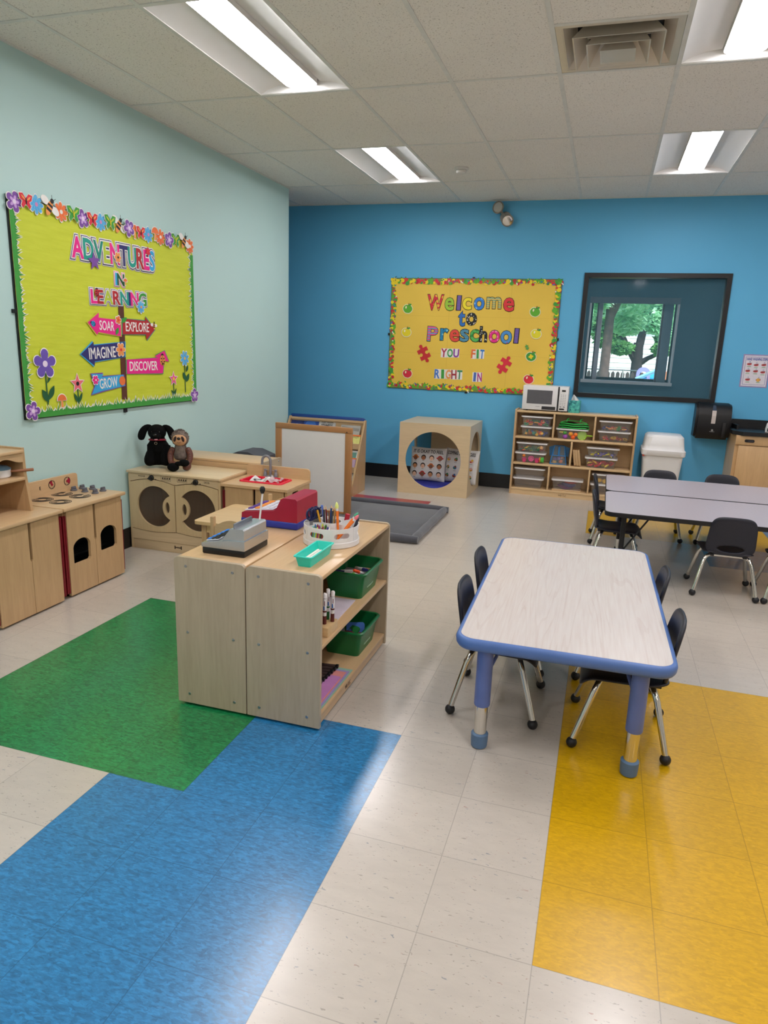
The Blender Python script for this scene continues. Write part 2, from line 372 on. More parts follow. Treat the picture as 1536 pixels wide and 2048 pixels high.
def fit_text(mb, body, x0, x1, y0, y1, z, th=0.0008, offset=0.0, rot=0.0, grow_=0.0):
    """letters of `body` scaled to fill the local rectangle, standing th above z"""
    me = text_me(body, offset); b = bounds(text_me(body, 0.0)); w, h = b[1]-b[0], b[3]-b[2]
    M = Matrix.Translation(((x0+x1)/2, (y0+y1)/2, z)) @ Matrix.Rotation(rot, 4, 'Z') @ Matrix.Diagonal(((x1-x0)/w, (y1-y0)/h, th/(.1+2*offset), 1)) @ Matrix.Translation((-(b[0]+b[1])/2, -(b[2]+b[3])/2, .05+offset))
    return mb.mesh(me, M)
MW_LEFT = lambda y, z, off=0.0: Matrix(((0, 0, 1, -3.215+off), (1, 0, 0, y), (0, 1, 0, z), (0, 0, 0, 1)))     # local x -> +y, y -> up, z -> into the room
MW_BACK = lambda x, y, z: Matrix(((1, 0, 0, x), (0, 0, -1, y), (0, 1, 0, z), (0, 0, 0, 1)))                       # local x -> +x, y -> up, z -> towards -y
# ------------------------------------------------------------------ the setting
XL, YB, H = -3.215, 6.25, 3.024
XR, YN, XA = 4.7, -4.1, -5.2           # right wall, near wall, alcove end
def build_floor():
    names = ['floor_beige', 'floor_yellow', 'floor_blue', 'floor_green', 'floor_red']
    def col(i, j):
        if 0 <= i < 4 and 0 <= j < 6: return 1
        if -8 <= i < -4 and 1 <= j < 6: return 3
        if -5 <= i < -4 and j < 1 or -4 <= i < -2 and j < 3: return 2
        if -11 <= i < -5 and 16 <= j < 17: return 4
        if 0 <= i < 5 and 15 <= j < 18: return 1
        if 3 <= i < 9 and 13 <= j < 15 or 5 <= i < 9 and 15 <= j < 18: return 2
        return 0
    mb = MB()
    for k in names: mb.use(mt(k))
    V = {}
    def v(i, j):
        if (i, j) not in V: V[i, j] = mb.bm.verts.new((i*TILE, j*TILE, 0))
        return V[i, j]
    for i in range(-18, 16):
        for j in range(-14, 21):
            f = mb.bm.faces.new((v(i, j), v(i+1, j), v(i+1, j+1), v(i, j+1))); f.material_index = col(i, j)
    struct(mb.build('floor', smooth=False))
build_floor()
WX0, WX1, WZ0, WZ1 = -0.272, 1.09, 1.073, 2.303
struct(MB().prism([(XA, 0), (XR, 0), (XR, H+.2), (XA, H+.2)], YB, YB+.12, 'y', holes=[[(WX0, WZ0), (WX1, WZ0), (WX1, WZ1), (WX0, WZ1)]]).build('wall_back', mt('wall_blue'), smooth=False))
struct(MB().prism([(XL, YN), (XL, 5.405), (XA, 5.405), (XA, 5.285), (XL-.12, 5.285), (XL-.12, YN)], 0, H+.2, 'z').build('wall_left', mt('wall_teal'), smooth=False))
struct(MB().box(XA-.12, XA, 5.285, YB+.12, 0, H+.2).build('wall_alcove', mt('wall_blue'), smooth=False))
struct(MB().box(XR, XR+.12, YN, YB+.12, 0, H+.2).build('wall_right', mt('wall_plain'), smooth=False))
struct(MB().box(XL-.12, XR+.12, YN-.12, YN, 0, H+.2).build('wall_front', mt('wall_plain'), smooth=False))
struct(MB().box(XL, XL+.012, YN, 5.405, 0, .15, .003).build('baseboard_left', mt('black'), smooth=False))
struct(MB().box(XA, XR, YB-.012, YB, 0, .157, .003).build('baseboard_back', mt('black'), smooth=False))
# ceiling: 2 x 4 ft tiles, lights and the vent take cells of their own
GX0, PX, GY0, PY = -2.845, 0.6137, 1.661, 1.2274
XS = [XA]+[GX0+PX*k for k in range(-3, 13) if XA+.05 < GX0+PX*k < XR-.02]+[XR]
YS = [YN]+[GY0+PY*k for k in range(-5, 4) if YN+.05 < GY0+PY*k < YB-.02]+[YB]
def cell(k, m): return GX0+PX*k, GX0+PX*(k+1), GY0+PY*m, GY0+PY*(m+1)
LIGHTS = [(k, m) for m in (0, 2, -2, -4) for k in (1, 5, 9)]
VENTC = cell(4, 0); VY0 = (VENTC[2]+VENTC[3])/2
def build_ceiling():
    mb = MB(); lc = [cell(*q) for q in LIGHTS]
    def hole(x, y):
        return any(a < x < b and c < y < d for a, b, c, d in lc) or (VENTC[0] < x < VENTC[1] and VY0 < y < VENTC[3])
    ys = sorted(YS+[VY0])
    for a, b in zip(XS, XS[1:]):
        for c, d in zip(ys, ys[1:]):
            if not hole((a+b)/2, (c+d)/2): mb.box(a, b, c, d, H, H+.018)
    struct(mb.build('ceiling', mt('ceil'), smooth=False))
    g = MB()
    for x in XS[1:-1]: g.box(x-.012, x+.012, YN, YB, H-.004, H+.012)
    for y in YS[1:-1]:
        for a, b in zip(XS, XS[1:]): g.box(a+.012 if a != XA else a, b-.012 if b != XR else b, y-.012, y+.012, H-.004, H+.012)
    g.box(VENTC[0]+.012, VENTC[1]-.012, VY0-.012, VY0+.012, H-.004, H+.012)
    struct(g.build('trim_1', mt('tbar'), smooth=False))
    w = MB(); w.box(XL, XL+.02, YN, 5.405, H-.006, H-.0005); w.box(XA, XR, YB-.02, YB, H-.006, H-.0005)
    struct(w.build('trim_2', mt('tbar'), smooth=False))
build_ceiling()
struct(MB().box(XA-.2, XR+.2, YN-.2, YB+.12, H+.2, H+.25).build('ceiling', mt('wall_plain'), smooth=False))
# fluorescent troffers
def make_troffer(name, label, loc):
    t = thing(name, label, 'ceiling light', loc)
    w, d = PX/2-.013, PY/2-.013
    m = MB()
    for s in (-1, 1):
        prof = [(s*w, 0.0), (s*(w-.05), .024), (s*(w-.12), .043), (s*.103, .050), (s*.103, .060), (s*(w-.12), .055), (s*(w+.002), .012)]
        m.prism(prof, -d, d, 'y')
    for s in (-1, 1):
        m.prism([(-w, 0.0), (w, 0.0), (w, .012), (.103, .10), (-.103, .10), (-w, .012)], s*d, s*(d-.010), 'y')
    m.box(-.1, .1, -d, d, .1, .11)
    m.box(-w, w, -d, -d+.006, -.002, .004); m.box(-w, w, d-.006, d, -.002, .004)
    m.build('housing', mt('whitem'), t)
    rr_ = rrect(-.1, .1, -d+.012, d-.012, .05, 8)
    bk = MB(); bk.prism(rrect(-.1015, .1015, -d+.0105, d-.0105, .051, 8), .0225, .07, 'z'); bk.build('diffuser_tray', mt('whitem'), t)
    df = MB(); L = [[df.bm.verts.new((x*k, y*k2, z)) for x, y in rr_] for k, k2, z in ((1, 1, .0222), (.9, .99, .0175), (.5, .95, .0145))]
    for A, B in zip(L, L[1:]):
        for k in range(len(A)): j = (k+1) % len(A); df.bm.faces.new((A[k], A[j], B[j], B[k]))
    df.bm.faces.new(L[-1]); bmesh.ops.recalc_face_normals(df.bm, faces=df.bm.faces[:])
    df.build('diffuser', mt('lamp'), t)
    return t
_LN = {(1, 0): 'long recessed white fluorescent ceiling light in the foreground above the green learning board', (5, 0): 'recessed white ceiling light at the top right corner beside the vent',
       (1, 2): 'farther recessed ceiling light on the left, near the smoke detector', (5, 2): 'farther recessed ceiling light on the right, above the dark window'}
_t0 = None
for q in LIGHTS:
    a, b, c, d = cell(*q); loc = ((a+b)/2, (c+d)/2, H)
    lab = _LN.get(q, 'recessed white fluorescent ceiling light behind or beside the view')
    if _t0 is None: _t0 = make_troffer('ceiling_light', lab, loc); _t0['group'] = 'recessed ceiling lights'
    else: dup(_t0, loc, 0, lab, 'recessed ceiling lights')
def build_vent():
    t = thing('ceiling_vent', 'square beige metal air vent of nested louvres set in the ceiling', 'vent', ((VENTC[0]+VENTC[1])/2, (VY0+VENTC[3])/2, H))
    s = PX/2-.013; metal = MAT('vent_metal', '#d0c7b8', 0.28, 0.15, var=0.02)
    def sq(h): return [(-h, -h), (h, -h), (h, h), (-h, h)]
    def frust(mb, b0, z0, b1, z1, th=.004):
        mb.grid(lambda u, v: (lambda q, h: (q[0]*h, q[1]*h, z0+(z1-z0)*v))(((-1, -1), (1, -1), (1, 1), (-1, 1))[int(round(u*4)) % 4], b0+(b1-b0)*v), 4, 2, closed_u=True)
    def ring(name, bo, zo, bt, zt, par):
        m = MB()
        def P(k, h, z): return ((-1, 1, 1, -1)[k]*h, (-1, -1, 1, 1)[k]*h, z)
        for k in range(4):
            j = (k+1) % 4
            m.quad(P(k, bo, zo), P(j, bo, zo), P(j, bt, zt), P(k, bt, zt)); m.quad(P(k, bo-.006, zo), P(k, bt-.006, zt), P(j, bt-.006, zt), P(j, bo-.006, zo)); m.quad(P(k, bo, zo), P(k, bo-.006, zo), P(j, bo-.006, zo), P(j, bo, zo))
        return m.build(name, metal, par, smooth=False)
    f = MB().prism(sq(s), -.002, .006, 'z', holes=[sq(s-.03)])
    f.build('frame', metal, t, smooth=False)
    ring('outer_cone', s-.03, .0, s-.085, .07, t)
    ring('louvre', .215, -.028, .155, .055, t); ring('louvre', .15, -.038, .095, .05, t); ring('louvre', .085, -.046, .045, .03, t)
    MB().box(-.08, .08, -.08, .08, -.045, -.040).build('centre_plate', metal, t, smooth=False)
    MB().box(-s+.02, s-.02, -s+.02, s-.02, .10, .11).build('duct', mt('blackm'), t, smooth=False)
    k = MB(); k.box(-s+.02, s-.02, -.004, .004, .045, .055); k.box(-.004, .004, -s+.02, s-.02, .045, .055); k.build('brace', metal, t, smooth=False)
build_vent()
def build_smoke():
    t = thing('smoke_detector', 'small round white smoke detector on the ceiling tile', 'smoke detector', (-1.335, 4.845, H))
    MB().lathe([(0, 0), (.06, 0), (.06, -.012), (.05, -.02), (0, -.02)]).build('base', mt('offwhite'), t)
    MB().lathe([(.04, -.02), (.045, -.03), (.04, -.045), (.02, -.05), (0, -.05)]).build('cap', mt('offwhite'), t)
build_smoke()
# window into the next room
def build_window():
    t = thing('window_1', 'large black framed interior window in the blue wall', 'window', ((WX0+WX1)/2, YB, WZ0)); struct(t)
    w, h = (WX1-WX0)/2, WZ1-WZ0
    o = [(-w-.012, -.012), (w+.012, -.012), (w+.012, h+.012), (-w-.012, h+.012)]; i = [(-w+.032, .032), (w-.032, .032), (w-.032, h-.032), (-w+.032, h-.032)]
    struct(MB().prism(o, -.018, .0, 'y', holes=[i]).build('window_frame', mt('black'), t, smooth=False))
    jm = [(-w, 0), (w, 0), (w, h), (-w, h)]
    struct(MB().prism(jm, .0, .12, 'y', holes=[i]).build('window_jamb', mt('black'), t, smooth=False))
    struct(MB().box(-w+.03, w-.03, .05, .056, .03, h-.03).build('pane', mt('glass'), t, smooth=False))
build_window()
# the dim room beyond, and the window in its far wall
FY = 9.3
FX0, FX1, FZ0, FZ1 = -0.29, 0.915, 1.14, 2.30
struct(MB().prism([(-3.5, -.05), (4.5, -.05), (4.5, 3.2), (-3.5, 3.2)], FY, FY+.26, 'y', holes=[[(FX0, FZ0), (FX1, FZ0), (FX1, FZ1), (FX0, FZ1)]]).build('wall_far', mt('wall_far'), smooth=False))
struct(MB().box(-3.62, -3.5, YB+.12, FY+.16, -.05, 3.2).build('wall_far_left', mt('wall_far'), smooth=False))
struct(MB().box(4.5, 4.62, YB+.12, FY+.16, -.05, 3.2).build('wall_far_right', mt('wall_far'), smooth=False))
struct(MB().box(-3.5, 4.5, YB+.12, FY, -.05, 0).build('floor', mt('floor_beige'), smooth=False))
struct(MB().box(-3.62, 4.62, YB+.12, FY+.16, 3.16, 3.2).build('ceiling', mt('wall_plain'), smooth=False))
def build_far_window():
    t = thing('window_2', 'far outside window seen through the dark interior window', 'window', (FX0, FY, FZ0)); struct(t)
    w, h = FX1-FX0, FZ1-FZ0; wm = mt('whitem')
    m = MB()
    m.box(0, .02, -.01, .26, 0, h); m.box(w-.02, w, -.01, .26, 0, h)
    struct(m.build('window_jamb', wm, t, smooth=False))
    m = MB(); m.box(.02, w-.02, .20, .23, 0.0, .035); m.box(.02, .045, .20, .23, 0, h); m.box(w-.045, w-.02, .20, .23, 0, h)
    struct(m.build('sash', mt('blackm'), t, smooth=False))
    struct(MB().box(.125, .185, .14, .20, 0, h, .004).build('mullion', MAT('mullion_white', '#c9bfc0', 0.5), t, smooth=False))
    struct(MB().box(.105, .127, .14, .20, 0, h, .004).build('mullion', MAT('mullion_brown', '#6a5a57', 0.5), t, smooth=False))
    struct(MB().box(w-.19, w-.065, .13, .20, 0, h, .004).build('mullion', MAT('mullion_grey', '#8fa0aa', 0.5), t, smooth=False))
    struct(MB().box(w-.215, w-.188, .13, .20, 0, h, .004).build('mullion', MAT('mullion_taupe', '#6d6364', 0.5), t, smooth=False))
    struct(MB().box(-.03, w+.02, -.05, .24, -.045, 0.0, .004).build('window_sill', wm, t, smooth=False))
    struct(MB().box(.0, w, -.015, .02, h-.085, h+.0, .006).build('roller_shade', MAT('shade_grey', '#6c737b', 0.7), t, smooth=False))
build_far_window()
_d = MT['lamp'].copy(); _d.name = 'lamp_diffuser_added'; _d.node_tree.nodes['Principled BSDF'].inputs['Emission Strength'].default_value = LAMP*1.0
for _x in (-1.5, 2.6):  # unseen lamps added to brighten the far room and its window frame
    _fl = dup(_t0, (_x, 7.9, 3.045), R(90), 'added unseen ceiling light that brightens the room beyond the window')
    for _c in KIDS(_fl):
        if _c.name.startswith('diffuser') and 'tray' not in _c.name: _c.data = _c.data.copy(); _c.data.materials[0] = _d
# ------------------------------------------------------------------ outdoors, seen through two windows
def at(x16, z16, D):       # a point noted at 16 m from the window axis, carried out to distance D
    k = (D-CAMPOS.y)/(16-CAMPOS.y); return (CAMPOS.x+(x16-CAMPOS.x)*k, D, CAMPOS.z+(z16-CAMPOS.z)*k)
def ground():
    struct(MB().box(-25, 25, FY+.26, 45, -.2, -.02).build('ground', MAT('lawn', '#6d8a4a', 0.9, var=0.2, nscale=4), smooth=False))
ground()
def blob_tree(name, label, x, y, r0, h0, limbs, crowns, bark, lm, nleaf, ls):
    t = thing(name, label, 'tree', (x, y, -.05))
    m = MB(); m.tube([(0, 0, 0), (.02, 0, h0*.5), (.0, 0, h0)], [r0*1.2, r0, r0*.85], 12)
    for pts, rr in limbs: m.tube(pts, rr, 8)
    m.build('trunk', bark, t)
    mb = MB(); rng = random.Random(len(label))
    for k in range(nleaf):
        c, rad, sq = rng.choice(crowns)
        while True:
            v = Vector((rng.uniform(-1, 1), rng.uniform(-1, 1), rng.uniform(-1, 1)))
            if 0.25 < v.length < 1: break
        p = Vector(c)+Vector((v.x*rad, v.y*rad, v.z*rad*sq)); s = ls*rng.uniform(.6, 1.4)
        q = Matrix.Rotation(rng.uniform(0, 6.3), 3, 'Z') @ Matrix.Rotation(rng.uniform(-1.2, 1.2), 3, 'X') @ Matrix.Rotation(rng.uniform(-1, 1), 3, 'Y')
        mb.quad(*[p+q @ Vector(w) for w in ((-s, 0, 0), (0, -s*.42, .1*s), (s, 0, 0), (0, s*.42, .1*s))])
    f = mb.build('foliage', lm, t, smooth=False); f['kind'] = 'stuff'
    return t
def LEAF(name, a, b):
    m, nt, p = base(name); n = noise(nt, coords(nt), 3.5, 2)
    nt.links.new(mixc(nt, ramp(nt, n, .35, .65), lin(a), lin(b)), p.inputs['Base Color']); p.inputs['Roughness'].default_value = .6
    tr = nt.nodes.new('ShaderNodeBsdfTranslucent'); tr.inputs[0].default_value = (*lin(b), 1); mx = nt.nodes.new('ShaderNodeMixShader'); mx.inputs[0].default_value = .35
    nt.links.new(p.outputs[0], mx.inputs[1]); nt.links.new(tr.outputs[0], mx.inputs[2]); nt.links.new(mx.outputs[0], nt.nodes['Material Output'].inputs['Surface'])
    return m
def outdoors():
    bark = MAT('bark', '#5a4a42', .9, var=.3, nscale=9, bmp=.6); bark2 = MAT('bark_dark', '#2c2524', .9, var=.3, nscale=9)
    p = at(-.03, 1.2, 19)
    blob_tree('tree', 'thick straight tree trunk left in the far window under pale green leaves', p[0], p[1], .125, 4.2, [([(0, 0, 2.4), (.35, .1, 3.3), (.7, .1, 4.4)], [.09, .07, .05])],
              [((-.6, .3, 3.6), .9, .8), ((.9, -.7, 3.5), .62, .75), ((.3, -.2, 4.1), .9, .55), ((1.35, -.5, 3.0), .42, .8), ((-.75, -.3, 2.4), .35, 1.6), ((1.6, .0, 2.6), .3, 1.2), ((-.2, -.5, 3.0), .35, .8), ((0, .8, 3.2), 1.3, .5), ((1.0, .3, 3.0), .8, .8), ((-1.0, .3, 3.0), .8, .9), ((1.15, -.6, 2.45), .28, 1.3), ((-.7, -.4, 2.7), .4, 1.2), ((.5, .9, 2.4), .5, .7), ((1.5, -.2, 2.2), .25, 1.6)], bark, LEAF('leaf_light', '#5fae74', '#c4f0cc'), 9000, .10)
    q = at(.68, 1.1, 24)
    blob_tree('tree', 'dark forked tree right in the far window behind the picket fence', q[0], q[1], .19, 1.95, [([(0, 0, 1.3), (-.35, 0, 1.8), (-.75, 0, 2.6)], [.13, .09, .06]), ([(0, 0, 1.6), (.1, 0, 2.4), (-.1, 0, 3.6)], [.15, .12, .08]), ([(0, 0, 1.2), (.35, 0, 1.45), (.95, 0, 1.75)], [.12, .08, .05])],
              [((-.6, .3, 2.9), .95, .75), ((.6, .2, 2.9), .95, .75), ((-1.0, .2, 2.0), .45, .7), ((.95, .3, 2.1), .45, .7), ((0, .5, 3.8), 1.5, .6), ((-1.9, .6, 3.2), 1.0, .8), ((-.55, -.3, 1.75), .4, .55), ((.8, -.3, 1.75), .4, .5), ((-1.2, .3, 2.5), .6, .8), ((1.2, .3, 2.6), .6, .9)], bark2, LEAF('leaf_dark', '#2c6434', '#7ab868'), 8000, .12)
    # house with pale siding
    t = thing('house', 'white house wall of horizontal siding behind the trees', 'house', (1.0, 30, -.05)); 
    m = MB()
    for k in range(16): m.prism([(0, k*.2), (-.03, k*.2), (0, (k+1)*.2)], -9, 9, 'x')
    m.box(-9, 9, 0, .2, 0, 3.2); m.build('siding', C('#eef0f4'), t, smooth=False)
    MB().prism([(-.6, 3.1), (3.0, 4.6), (6.6, 3.1)], -9.3, 9.3, 'x').build('roof', C('#6a6a70'), t, smooth=False)
    # picket fence and rail
    t = thing('picket_fence', 'low dark brown picket fence beyond the far window', 'fence', (0.6, 21, -.05)); zt = at(.245, 1.138, 21)[2]+.05
    m = MB()
    for k in range(60):
        x = -4.2+k*.14; m.prism([(x, 0), (x+.11, 0), (x+.11, zt-.1), (x+.055, zt-.02), (x, zt-.1)], 0, .02, 'y')
    m.build('pickets', C('#584b46'), t, smooth=False)
    m = MB(); m.box(-4.3, 4.3, .02, .06, .25, .33); m.box(-4.3, 4.3, .02, .06, zt-.35, zt-.27); m.build('rail', C('#463b37'), t, smooth=False)
    t = thing('chain_link_fence', 'thin grey metal fence rail on posts in front of the pickets', 'fence', (0.6, 20.2, -.05)); zt = at(.245, 1.145, 20.2)[2]+.05
    MB().tube([(-4, 0, zt), (4, 0, zt)], .018, 8).build('rail', mt('steel'), t)
    for x in (-2.4, -.1, 2.2): MB().tube([(x, 0, 0), (x, 0, zt+.03)], .024, 8).build('post', mt('steel'), t)
    # play things
    c = at(.86, 1.0, 17.5)
    t = thing('play_dome', 'lilac plastic play arch with dark openings outside the far window', 'playhouse', (c[0], c[1], -.05)); zt = at(.84, 1.235, 17.5)[2]+.05; r = .165
    arch = [(-r, 0), (r, 0)]+circ(0, zt-r, r, 20, a0=0, a1=180)
    h1 = [(-.09, zt-.32), (.09, zt-.32)]+circ(0, zt-.2, .09, 12, a0=0, a1=180)
    MB().prism(arch, -.06, .06, 'y', holes=[h1]).build('arch', C('#8d8fe0'), t)
    MB().box(-.1, .1, -.02, .02, zt-.26, zt-.235).build('crossbar', C('#3a3f80'), t, smooth=False)
    a = at(.71, .961, 16.5); b = at(1.17, 1.195, 16.5)
    m = MB(); m.tube([(0, 0, 0), (b[0]-a[0], 0, b[2]-a[2])], .022, 8); m.tube([(0, .3, 0), (b[0]-a[0], .3, b[2]-a[2])], .022, 8)
    t = thing('play_slide', 'light blue plastic slide rising to the right beside the lilac arch', 'slide', (a[0], a[1], a[2])); m.build('side_rail', C('#7fc4f2'), t)
    m = MB(); m.prism([(0, -.03), (b[0]-a[0], b[2]-a[2]-.03), (b[0]-a[0], b[2]-a[2]-.06), (0, -.06)], .02, .28, 'y'); m.build('chute', C('#9fd0f0'), t, smooth=False)
    m = MB(); m.box(b[0]-a[0]-.03, b[0]-a[0], 0, .3, -a[2], b[2]-a[2]); m.box(.01, .04, 0, .3, -a[2], -.02); m.build('support', C('#7fc4f2'), t, smooth=False)
    d = at(1.05, 1.16, 18.3); t = thing('play_tunnel', 'teal blue play tunnel behind the lilac arch', 'playhouse', (d[0], d[1], -.05))
    MB().lathe([(0, 0), (.35, 0), (.35, .5), (.3, d[2]-.12), (.15, d[2]-.02), (0, d[2])], n=20).build('shell', C('#1f8fc0'), t)
    d = at(1.42, 1.1, 17.4); t = thing('play_barrel', 'orange play barrel at the right edge of the far window', 'playhouse', (d[0], d[1], -.05))
    MB().lathe([(0, 0), (.2, 0), (.22, .5), (.2, d[2]+.1), (0, d[2]+.12)], n=20).build('shell', C('#e08a5a'), t)
outdoors()
# ------------------------------------------------------------------ tables and school chairs
def edge_band(mb, w, d, r, prof, n=8):
    """closed sweep of (offset, z) pairs round a rounded rectangle centred on the origin"""
    N = len(rrect(-1, 1, -1, 1, .1, n)); L = [rrect(-w/2-o, w/2+o, -d/2-o, d/2+o, max(.002, r+o), n) for o, _ in prof]
    V = [[mb.bm.verts.new((x, y, z)) for x, y in l] for l, (_, z) in zip(L, prof)]; fs = []
    m = len(prof)
    for a in range(m):
        b = (a+1) % m
        for k in range(N): j = (k+1) % N; fs.append(mb.bm.faces.new((V[a][k], V[a][j], V[b][j], V[b][k])))
    mb._mark(fs); bmesh.ops.recalc_face_normals(mb.bm, faces=fs); return mb
def activity_table():
    w, d, h = .766, 1.505, .478
    t = thing('activity_table', 'rectangular children table with pale woodgrain top and blue edge', 'table', (-.036, 1.632, 0), R(1.16))
    MB().prism(rrect(-w/2+.006, w/2-.006, -d/2+.006, d/2-.006, .06, 8), h-.03, h, 'z').build('tabletop', mt('pale_top'), t)
    e = MB(); edge_band(e, w, d, .064, [(-.008, h-.0006), (.002, h-.0006), (.009, h-.005), (.012, h-.016), (.010, h-.034), (.003, h-.045), (-.012, h-.048), (-.05, h-.046), (-.05, h-.036), (-.008, h-.033)])
    e.build('edge_band', mt('bumper'), t, angle=60)
    MB().prism(rrect(-w/2+.04, w/2-.04, -d/2+.04, d/2-.04, .05, 6), h-.040, h-.031, 'z').build('underside', mt('darkwood'), t)
    for sx in (-1, 1):
        for sy in (-1, 1):
            x, y = sx*(w/2-.103), sy*(d/2-.075)
            l = MB().lathe([(0, h-.04), (.031, h-.04), (.031, .185), (.029, .18), (0, .18)], (x, y, 0)).build('leg', mt('navy_leg'), t)
            MB().lathe([(0, .19), (.0245, .19), (.0245, .05), (0, .05)], (x, y, 0)).build('chrome_tube', mt('chrome'), l)
            MB().lathe([(0, 0), (.024, 0), (.031, .006), (.033, .03), (.0335, .058), (.027, .063), (0, .063)], (x, y, 0)).build('foot', mt('footblue'), l)
            MB().tube([(x-sx*.014, y-sy*.01, h-.16), (x-sx*.014-sx*.02, y-sy*.06, h-.12), (x-sx*.06, y-sy*.16, h-.045)], .007, 8).build('brace', mt('navy_leg'), t)
activity_table()
def folding_table(name, label, cx, cy):
    w, d, h = 1.83, .756, .5
    t = thing(name, label, 'table', (cx, cy, 0), 0, 'mauve grey tables pushed together')
    MB().prism(rrect(-w/2+.003, w/2-.003, -d/2+.003, d/2-.003, .055, 8), h-.026, h, 'z').build('tabletop', mt('laminate'), t)
    e = MB(); edge_band(e, w, d, .058, [(-.004, h-.0006), (.0, h-.002), (.002, h-.016), (.0, h-.031), (-.02, h-.032), (-.02, h-.026), (-.004, h-.024)])
    e.build('edge_band', mt('black'), t, angle=60)
    for sx in (-1, 1):
        for sy in (-1, 1):
            x, y = sx*(w/2-.13), sy*(d/2-.11)
            l = MB().tube([(x, y, h-.03), (x, y, .16)], .017, 10).build('leg', mt('blackm'), t)
            MB().tube([(x, y, .2), (x, y, .02)], .013, 10).build('lower_tube', mt('chrome'), l); MB().lathe([(0, 0), (.018, 0), (.018, .03), (0, .03)], (x, y, 0), 12).build('foot', mt('rubber'), l)
            MB().tube([(x, y, .2), (x-sx*.16, y, h-.04)], .006, 8).build('brace', mt('blackm'), t)
    return t
ft = folding_table('folding_table', 'mauve grey table with black edge nearer the camera', .115+.915, 3.215+.381)
dup(ft, (.118+.915, 3.998+.381, 0), 0, 'second mauve grey table behind the first, nearer the blue wall')
def chair_back_mesh():
    mb = MB(); N, K = 48, 7
    def outline(a):        # superellipse, wider low, rounder at the top corners
        c, s = math.cos(a), math.sin(a); e = 2/4.2 if s > 0 else 2/5
        x = math.copysign(abs(c)**e, c); y = math.copysign(abs(s)**e, s)
        wv = .152-.018*(y+1)/2
        return x*wv, .128+y*.132
    def P(x, s): return (x, -.158-.16*s+.9*x*x*(1-.3*s), .292+s*.985)
    rings = []
    for k in range(K):
        t = k/(K-1); row = []
        for i in range(N):
            a = 2*PI*(i+.5)/N; ox, oy = outline(a); hx, hy = .078*math.cos(a), .040+.021*math.sin(a)
            q = P(hx+(ox-hx)*t, hy+(oy-hy)*t); row.append(mb.bm.verts.new(q))
        rings.append(row)
    fs = []
    for A, B in zip(rings, rings[1:]):
        for i in range(N): j = (i+1) % N; fs.append(mb.bm.faces.new((A[i], A[j], B[j], B[i])))
    return mb
def school_chair(label, loc, rz):
    t = thing('school_chair', label, 'chair', loc, rz, 'black school chairs')
    def S(u, v):
        y = -.165+.335*v; e = max(0, abs(2*v-1)-.72)/.28; hw = (.150+.018*v)*(1-.16*e*e); x = (2*u-1)*hw; q = abs(2*u-1)
        z = .297+.010*q*q+.03*max(0, .25-v)*2*q*q-.045*max(0, v-.84)/.16*max(0, v-.84)/.16-.012*q**6
        return (x, y, z)
    s = MB().grid(S, 17, 15).build('seat', mt('chair'), t); md = s.modifiers.new('s', 'SOLIDIFY'); md.thickness = .012; md.offset = -1
    md = s.modifiers.new('b', 'SUBSURF'); md.levels = 1; md.render_levels = 1
    b = chair_back_mesh().build('backrest', mt('chair'), t); md = b.modifiers.new('s', 'SOLIDIFY'); md.thickness = .018; md.offset = 0
    md = b.modifiers.new('b', 'SUBSURF'); md.levels = 1; md.render_levels = 1
    for sx in (-1, 1):
        for sy, yt, yb in ((-1, -.105, -.178), (1, .085, .170)):
            pts = [(0, yt, .272), (sx*.085, yt, .272), (sx*.112, yt+sy*.004, .268), (sx*.13, yt+sy*.012, .254), (sx*.142, yt+sy*.022, .23), (sx*.186, yb, .03)]
            l = MB().tube(pts, .0125, 10).build('leg', mt('chrome'), t)
            MB().ball((sx*.188, yb, .0215), .0215, (1, 1, 1), 14).build('ball_foot', mt('rubber'), l)
    m = MB(); m.box(-.11, -.085, -.14, .12, .270, .286, .003); m.box(.085, .11, -.14, .12, .270, .286, .003); m.build('seat_bracket', mt('black'), t)
    return t
CH = [('black school chair tucked at the left side of the pale table, nearer the camera', (-.285, 1.34), -90),
      ('black school chair tucked at the left side of the pale table, farther one', (-.30, 1.825), -90),
      ('black school chair tucked at the right side of the pale table, nearer the camera', (.215, 1.262), 90),
      ('black school chair tucked at the right side of the pale table, farther one', (.205, 1.865), 90),
      ('black school chair seen from behind at the near side of the mauve tables', (.90, 3.39), 0),
      ('black school chair cut by the right photo edge, near side of mauve tables', (1.325, 3.395), 0),
      ('black school chair at the left end of the mauve tables, nearer the camera', (.225, 3.70), -90),
      ('black school chair at the left end of the mauve tables, nearer the storage shelf', (.22, 4.42), -90),
      ('black school chair beyond the mauve tables, in front of the white trash can', (.57, 4.73), 180),
      ('black school chair beyond the mauve tables, in front of the sink cabinet', (1.07, 4.755), 180)]
_ch = None
for lab, (x, y), rz in CH:
    if _ch is None: _ch = school_chair(lab, (x, y, 0), R(rz))
    else: dup(_ch, (x, y, 0), R(rz), lab)

